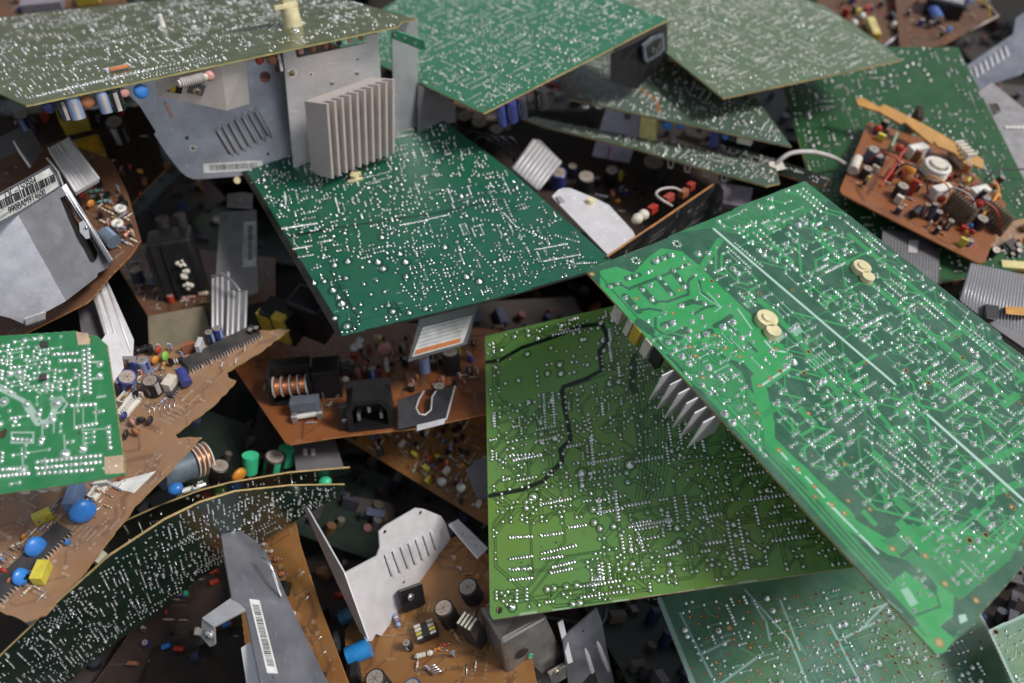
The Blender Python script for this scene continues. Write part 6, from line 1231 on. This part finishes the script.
for x, y, c, r in ((500, 105, BLUE, 4), (510, 101, BLUE, 5.5), (520, 97, NAVY, 5), (540, 88, FER, 6)): lcap(PM(p2, x, y, side=-1, h=-.002), t, r, 20, c, WGREY)
filmcap(PM(p2, 503, 108, side=-1, h=-.014), t, 8, 6, 12, WHT)
# ------------------------------------------------------------------ orange board, right
pob = nplane((840, 191), .81, (.12, .0, 1), (979, 262))
OB = cboard('circuit_board', 'bright orange circuit board with white ceramic resistors, lying on the leaf green board', pob, [(868, 122), (840, 190), (842, 194), (978, 263), (985, 262), (1006, 205), (1008, 180), (930, 140)], ORB, 121, tr=70, silk=.2); t = OB.t
zo = lambda x, y: (830 + x / 3.418, 90 + y / 3.418)
for x, y, c in ((285, 205, 20), (365, 345, -5), (495, 350, -5)): filmcap(PM(pob, *zo(x, y + 20), ang=60), t, 21, 9, 12, WHT, 'ceramic_resistor', rx=0)
m_ = PM(pob, *zo(345, 295), ang=-20); b = MB(m_)
for k in range(3): b.torus((0, 0, (5 + k * 4) * mm), .0115, .0022, WHT, seg=26)
Cy(b, (0, 0, 0), (0, 0, 17), 8, CREAM); o = b.build('ring_coil', t)
b = MB(PM(pob, *zo(430, 250), ang=-35))
for k in range(5): B3(b, -10 + k * 5, 0, 12, 3, 12, 16, CREAM)
B3(b, 0, 0, 8, 24, 8, 12, CREAM); b.build('wirewound_resistor', t, bevel=.0006)
CM = M('tarnished comb', (.16, .12, .09), .5, .6, dust=.5)
for x, y, a, n_ in ((420, 440, -25, 9), (545, 470, -25, 8), (270, 130, -70, 7)):
    b = MB(PM(pob, *zo(x, y), ang=a)); L_ = n_ * 3.4; B3(b, 0, 0, 3, L_, 3, 6, CM)
    for k in range(n_): B3(b, -L_ / 2 + 1.7 + k * 3.4, 2, 12, 1.1, 6, 20, CM)
    b.build('comb_heatsink', t)
b = MB(PM(pob, *zo(75, 275), dx=zo(100, 215))); Cy(b, (-9, 0, 6), (13, 0, 6), 5, CREAM, seg=18); b.build('ceramic_tube', t)
b = MB(PM(pob, *zo(185, 235), dx=zo(215, 165))); B3(b, 4, 0, 12, 28, 2.5, 20, M('pale green card', (.22, .30, .20), .5)); b.build('daughter_card', t)
for x, y, r, c in ((155, 150, 4.6, RED), (228, 215, 4.4, RED), (370, 390, 4.5, RED), (495, 410, 5, RED), (255, 300, 7, ORA), (255, 330, 6, M('burnt orange disc', (.4, .12, .02), .4)), (560, 380, 4, ORA)): disccap(PM(pob, *zo(x, y), ang=30), t, r, c, r * .6)
for x, y, r, h_, c in ((130, 240, 6, 14, M('slate sleeve', (.10, .15, .20), .35)), (150, 255, 5, 12, NAVY), (112, 300, 5, 12, BLK), (228, 365, 6, 14, FER), (500, 470, 6, 12, BLK), (515, 400, 4.5, 12, M('slate sleeve', (.10, .15, .20), .35)), (180, 130, 4, 9, FER)): lcap(PM(pob, *zo(x, y)), t, r, h_, c)
b = MB(PM(pob, *zo(285, 430), dx=zo(310, 410))); Cy(b, (-6, 0, 5), (8, 0, 5), 4, FER, cap=ALU, seg=18); b.build('capacitor', t)
wtube([pob.hit(*zo(170, 330), .012), pob.hit(*zo(215, 270), .016), pob.hit(*zo(240, 225), .02), pob.hit(*zo(262, 200), .018)], 1.3, RED, 'wire', t)
wtube([pob.hit(*zo(560, 310), .010), pob.hit(*zo(575, 345), .014), pob.hit(*zo(545, 400), .012), pob.hit(*zo(510, 440), .010)], 1.6, ORA, 'wire', t)
clutter(t, pob, [(866, 130), (848, 188), (975, 255), (1000, 200), (930, 150)], 70, rg, kinds='rrdstjcf', hmax=9)
clutter(t, pob, [(880, 150), (860, 185), (960, 240), (1000, 215), (1000, 185)], 34, rg, kinds='ccsfdt', hmax=19, pal=[FER, NAVY, M('burnt orange disc', (.4, .12, .02), .4)])
for q_ in range(5):
    a_ = (870 + q_ * 24, 160 + q_ * 12); wtube([pob.hit(*a_, .008), pob.hit(a_[0] + 12, a_[1] - 8, .022), pob.hit(a_[0] + 30, a_[1] + 2, .020), pob.hit(a_[0] + 34, a_[1] + 22, .006)], .9, [RED, BLK, ORA, WGREY, RED][q_], 'wire', t)
q = plane3((856, 99, .875), (982, 160, .845), (858, 107, .872)); flat('strip_board', 'notched amber strip of circuit board standing along the back of the orange board', 'circuit board', q, [(856, 99), (862, 97), (880, 107), (884, 104), (920, 122), (940, 133), (984, 160), (983, 169), (972, 164), (968, 167), (955, 153), (938, 146), (934, 141), (932, 144), (905, 122), (901, 124), (880, 112), (858, 105)], M('amber board', (.52, .25, .04), .45, dust=.2), 2.5)
wt = thing('cable', 'thin black wire curling over the right end of the orange board', 'cable', Matrix.Translation(W(1000, 172, .83))); wtube([W(985, 180, .83), W(995, 172, .83), W(1010, 169, .835), W(1040, 170, .84)], .9, BLK, 'wire', wt)
# ------------------------------------------------------------------ far top right
pa = nplane((884, 46), 1.03, (0, -.05, 1), (904, 30)); FA = cboard('circuit_board', 'brown board with a pale metal rim at the far top right, yellow stick capacitor', pa, [(800, -25), (890, -30), (905, 30), (884, 46), (822, 8)], BRN, 131); t = FA.t
b = MB(); b.tube([pa.hit(892, -30, .002), pa.hit(905, 30, .002), pa.hit(884, 46, .002)], .0018, WALU); b.build('metal_rim', t)
b = MB(PM(pa, 871, 32, dx=(876, 44))); b.box((0, 0, .006), (.034, .010, .009), PYEL); b.box((.018, 0, .006), (.004, .010, .009), YEL); b.build('stick_capacitor', t, bevel=.001)
for x, y, c in ((861, 19, WHT), (853, 26, WHT), (904 - 8, 20, WHT), (893, 28, WHT), (890, 18, NAVY)): b = MB(PM(pa, x, y)); b.ball((0, 0, .004), (.0045, .0045, .005), c); b.build('disc_capacitor', t)
clutter(t, pa, [(820, -10), (890, -10), (895, 25), (880, 38), (840, 15)], 18, rg, kinds='rcdtf')
pa2 = nplane((945, 43), 1.02, (0, -.08, 1), (997, 15)); FB = cboard('circuit_board', 'brown board at the far top right with a black module between two blue capacitors', pa2, [(893, -30), (975, -30), (985, -5), (998, 16), (970, 30), (945, 44), (915, 50), (900, 46)], BRN, 133); t = FB.t
b = MB(PM(pa2, 942, 12, ang=-60)); B3(b, 0, 0, 10, 44, 26, 20, BLK); o = b.build('module', t, bevel=.001); b = MB(PM(pa2, 942, 12, ang=-60))
for k in range(3): Cy(b, (-20, -7 + k * 6, 20), (18, -7 + k * 6, 20), 2.2, ALU)
b.build('chrome_bars', o); b = MB(PM(pa2, 934, 12, ang=-60))
for k in range(4): b.ball((-.014 + k * .009, 0, .022), (.004, .004, .003), CREAM)
b.build('terminals', o)
for x, y, x2, y2 in ((929, 12, 939, 30), (958, -2, 966, 8)): b = MB(PM(pa2, x, y, dx=(x2, y2))); b.cyl((0, 0, .008), (.028, 0, .008), .006, M('periwinkle sleeve', (.10, .18, .50), .35), cap=TOPAL); b.build('capacitor', t)
disccap(PM(pa2, 947, 34), t, 4.5, CYAN); wtube([pa2.hit(960, -4, .02), pa2.hit(980, 1, .02), pa2.hit(989, 8, .018), pa2.hit(988, 18, .008)], 1., YEL, 'wire', t)
b = MB(); b.tube([pa2.hit(985, 2, .002), pa2.hit(998, 16, .002), pa2.hit(970, 31, .002)], .0014, TOPAL); b.build('metal_rim', t); clutter(t, pa2, [(905, 0), (985, 5), (985, 20), (940, 40), (905, 38)], 16, rg, kinds='rcdt')
q = plane3((967, 65, .98), (1013, 34, 1.0), (978, 90, .955)); VB = flat('vented_bracket', 'grey vented steel bracket with a row of bright slots at the top right edge', 'bracket', q, [(966, 66), (1013, 34), (1016, 18), (1040, 2), (1040, 60), (1020, 75), (994, 83), (978, 91)], STEEL, 1.3)
for k in range(8): x, y = 969 + k * 5.1, 70 - k * 3.5; louvre(q, (x, y), (x + 3.5, y + 11), 3.2, VB, WALU, 1.4)
q = plane3((979, 91, .93), (992, 82, .94), (1024, 178, .87)); GB = flat('grey_box', 'pale grey metal cover with a square hole below the vented bracket', 'metal cover', q, [(978, 92), (992, 82), (1050, 130), (1050, 215), (1022, 178)], M('grey painted metal', (.25, .24, .25), .5, .4, dust=.2), 2, holes=[[(988, 104), (997, 103), (1001, 111), (993, 116)]])
b = MB(PM(q, 1006, 128))
for k in range(5): b.ball((k * .004, -k * .0026, .001), (.0026, .002, .001), WHT)
b.build('weld_dots', GB)
# plates below the orange board
q = plane3((884, 231, .80), (941, 234, .80), (884, 280, .77)); o = flat('heatsink_plate', 'grey heatsink plate standing under the front edge of the orange board', 'heatsink', q, [(883, 230), (941, 233), (938, 282), (930, 290), (880, 275)], DSTEEL, 2); plate(Plane(q.P + q.N * .0004, q.U, q.N), [(909, 240), (919, 240), (917, 253), (908, 252)], o, 'paint_mark', M('chalk mark', (.45, .43, .42), .6), .2)
for k in range(18): b = MB(); b.tube([q.hit(885 + k * 3.2, 232), q.hit(884 + k * 3.2, 290)], .0004, DSTEEL, 4); b.build('ridge', o)
pr_ = nplane((1000, 262), .79, (0, -.3, 1), (1030, 262)); RB = cboard('circuit_board', 'brown board at the right edge with one black chip and a cream connector', pr_, [(982, 246), (1010, 222), (1050, 212), (1050, 300), (1000, 268)], OYB, 135); t = RB.t
dip(PM(pr_, 1012, 250, ang=-60), t, 7, 10, 12, 5); b = MB(PM(pr_, 1012, 268, ang=-5)); B3(b, 4, 0, 4, 34, 8, 6, PYEL); b.build('connector', t, bevel=.0006); b = MB(PM(pr_, 1024, 229)); b.ball((0, 0, .004), (.004, .004, .004), TIN); b.build('solder_lug', t)
lcap(PM(pr_, 990, 256), t, 4, 12, BLK); clutter(t, pr_, [(990, 250), (1020, 235), (1030, 270), (1000, 262)], 8, rg, kinds='rcd')
q = plane3((972, 264, .755), (1030, 276, .755), (968, 300, .73)); RH = flat('heatsink', 'broad ribbed grey heatsink at the right edge below the orange board', 'heatsink', q, [(971, 263), (1050, 280), (1050, 365), (1020, 345), (995, 328), (960, 300)], DSTEEL, 3)
for k in range(26): b = MB(); b.tube([q.hit(972 + k * 3, 264 + k * .62), q.hit(962 + k * 3.2, 305 + k * 1.6)], .0005, ALU, 4); b.build('ridge', RH)
hexa([q.hit(1005, 306, .001), q.hit(1030, 308, .001), q.hit(1030, 316, .001), q.hit(1006, 314, .001), q.hit(1005, 306, .008), q.hit(1030, 308, .008), q.hit(1030, 316, .008), q.hit(1006, 314, .008)], M('amber board', (.52, .25, .04), .45, dust=.2), 'amber_block', RH)
hexa([q.hit(985, 304, .001), q.hit(999, 306, .001), q.hit(997, 320, .001), q.hit(986, 318, .001), q.hit(985, 304, .006), q.hit(999, 306, .006), q.hit(997, 320, .006), q.hit(986, 318, .006)], BLK, 'transistor', RH)
q = nplane((950, 262), .86, (0, -.2, 1), (990, 262)); DR = cboard('circuit_board', 'dark cluttered board glimpsed between the two grey heatsinks at the right', q, [(930, 240), (1000, 255), (1040, 330), (960, 330), (925, 290)], BRK, 137); clutter(DR.t, q, [(935, 245), (980, 255), (1000, 310), (940, 300)], 25, rg, kinds='rcdfts')
q = nplane((30, 5), 1.0, (0, -.1, 1), (80, 0)); TLb = cboard('circuit_board', 'board barely visible behind the far edge of the khaki board', q, [(-40, -40), (130, -40), (125, 2), (60, 8), (-40, 24)], BRN, 139); filmcap(PM(q, 45, 8, ang=0), TLb.t, 46, 20, 12, M('lilac grey plastic', (.22, .20, .24), .5)); filmcap(PM(q, 90, 2, ang=0), TLb.t, 26, 14, 12, YEL); clutter(TLb.t, q, [(0, -20), (120, -20), (120, 0), (0, 15)], 20, rg, kinds='cfdr')
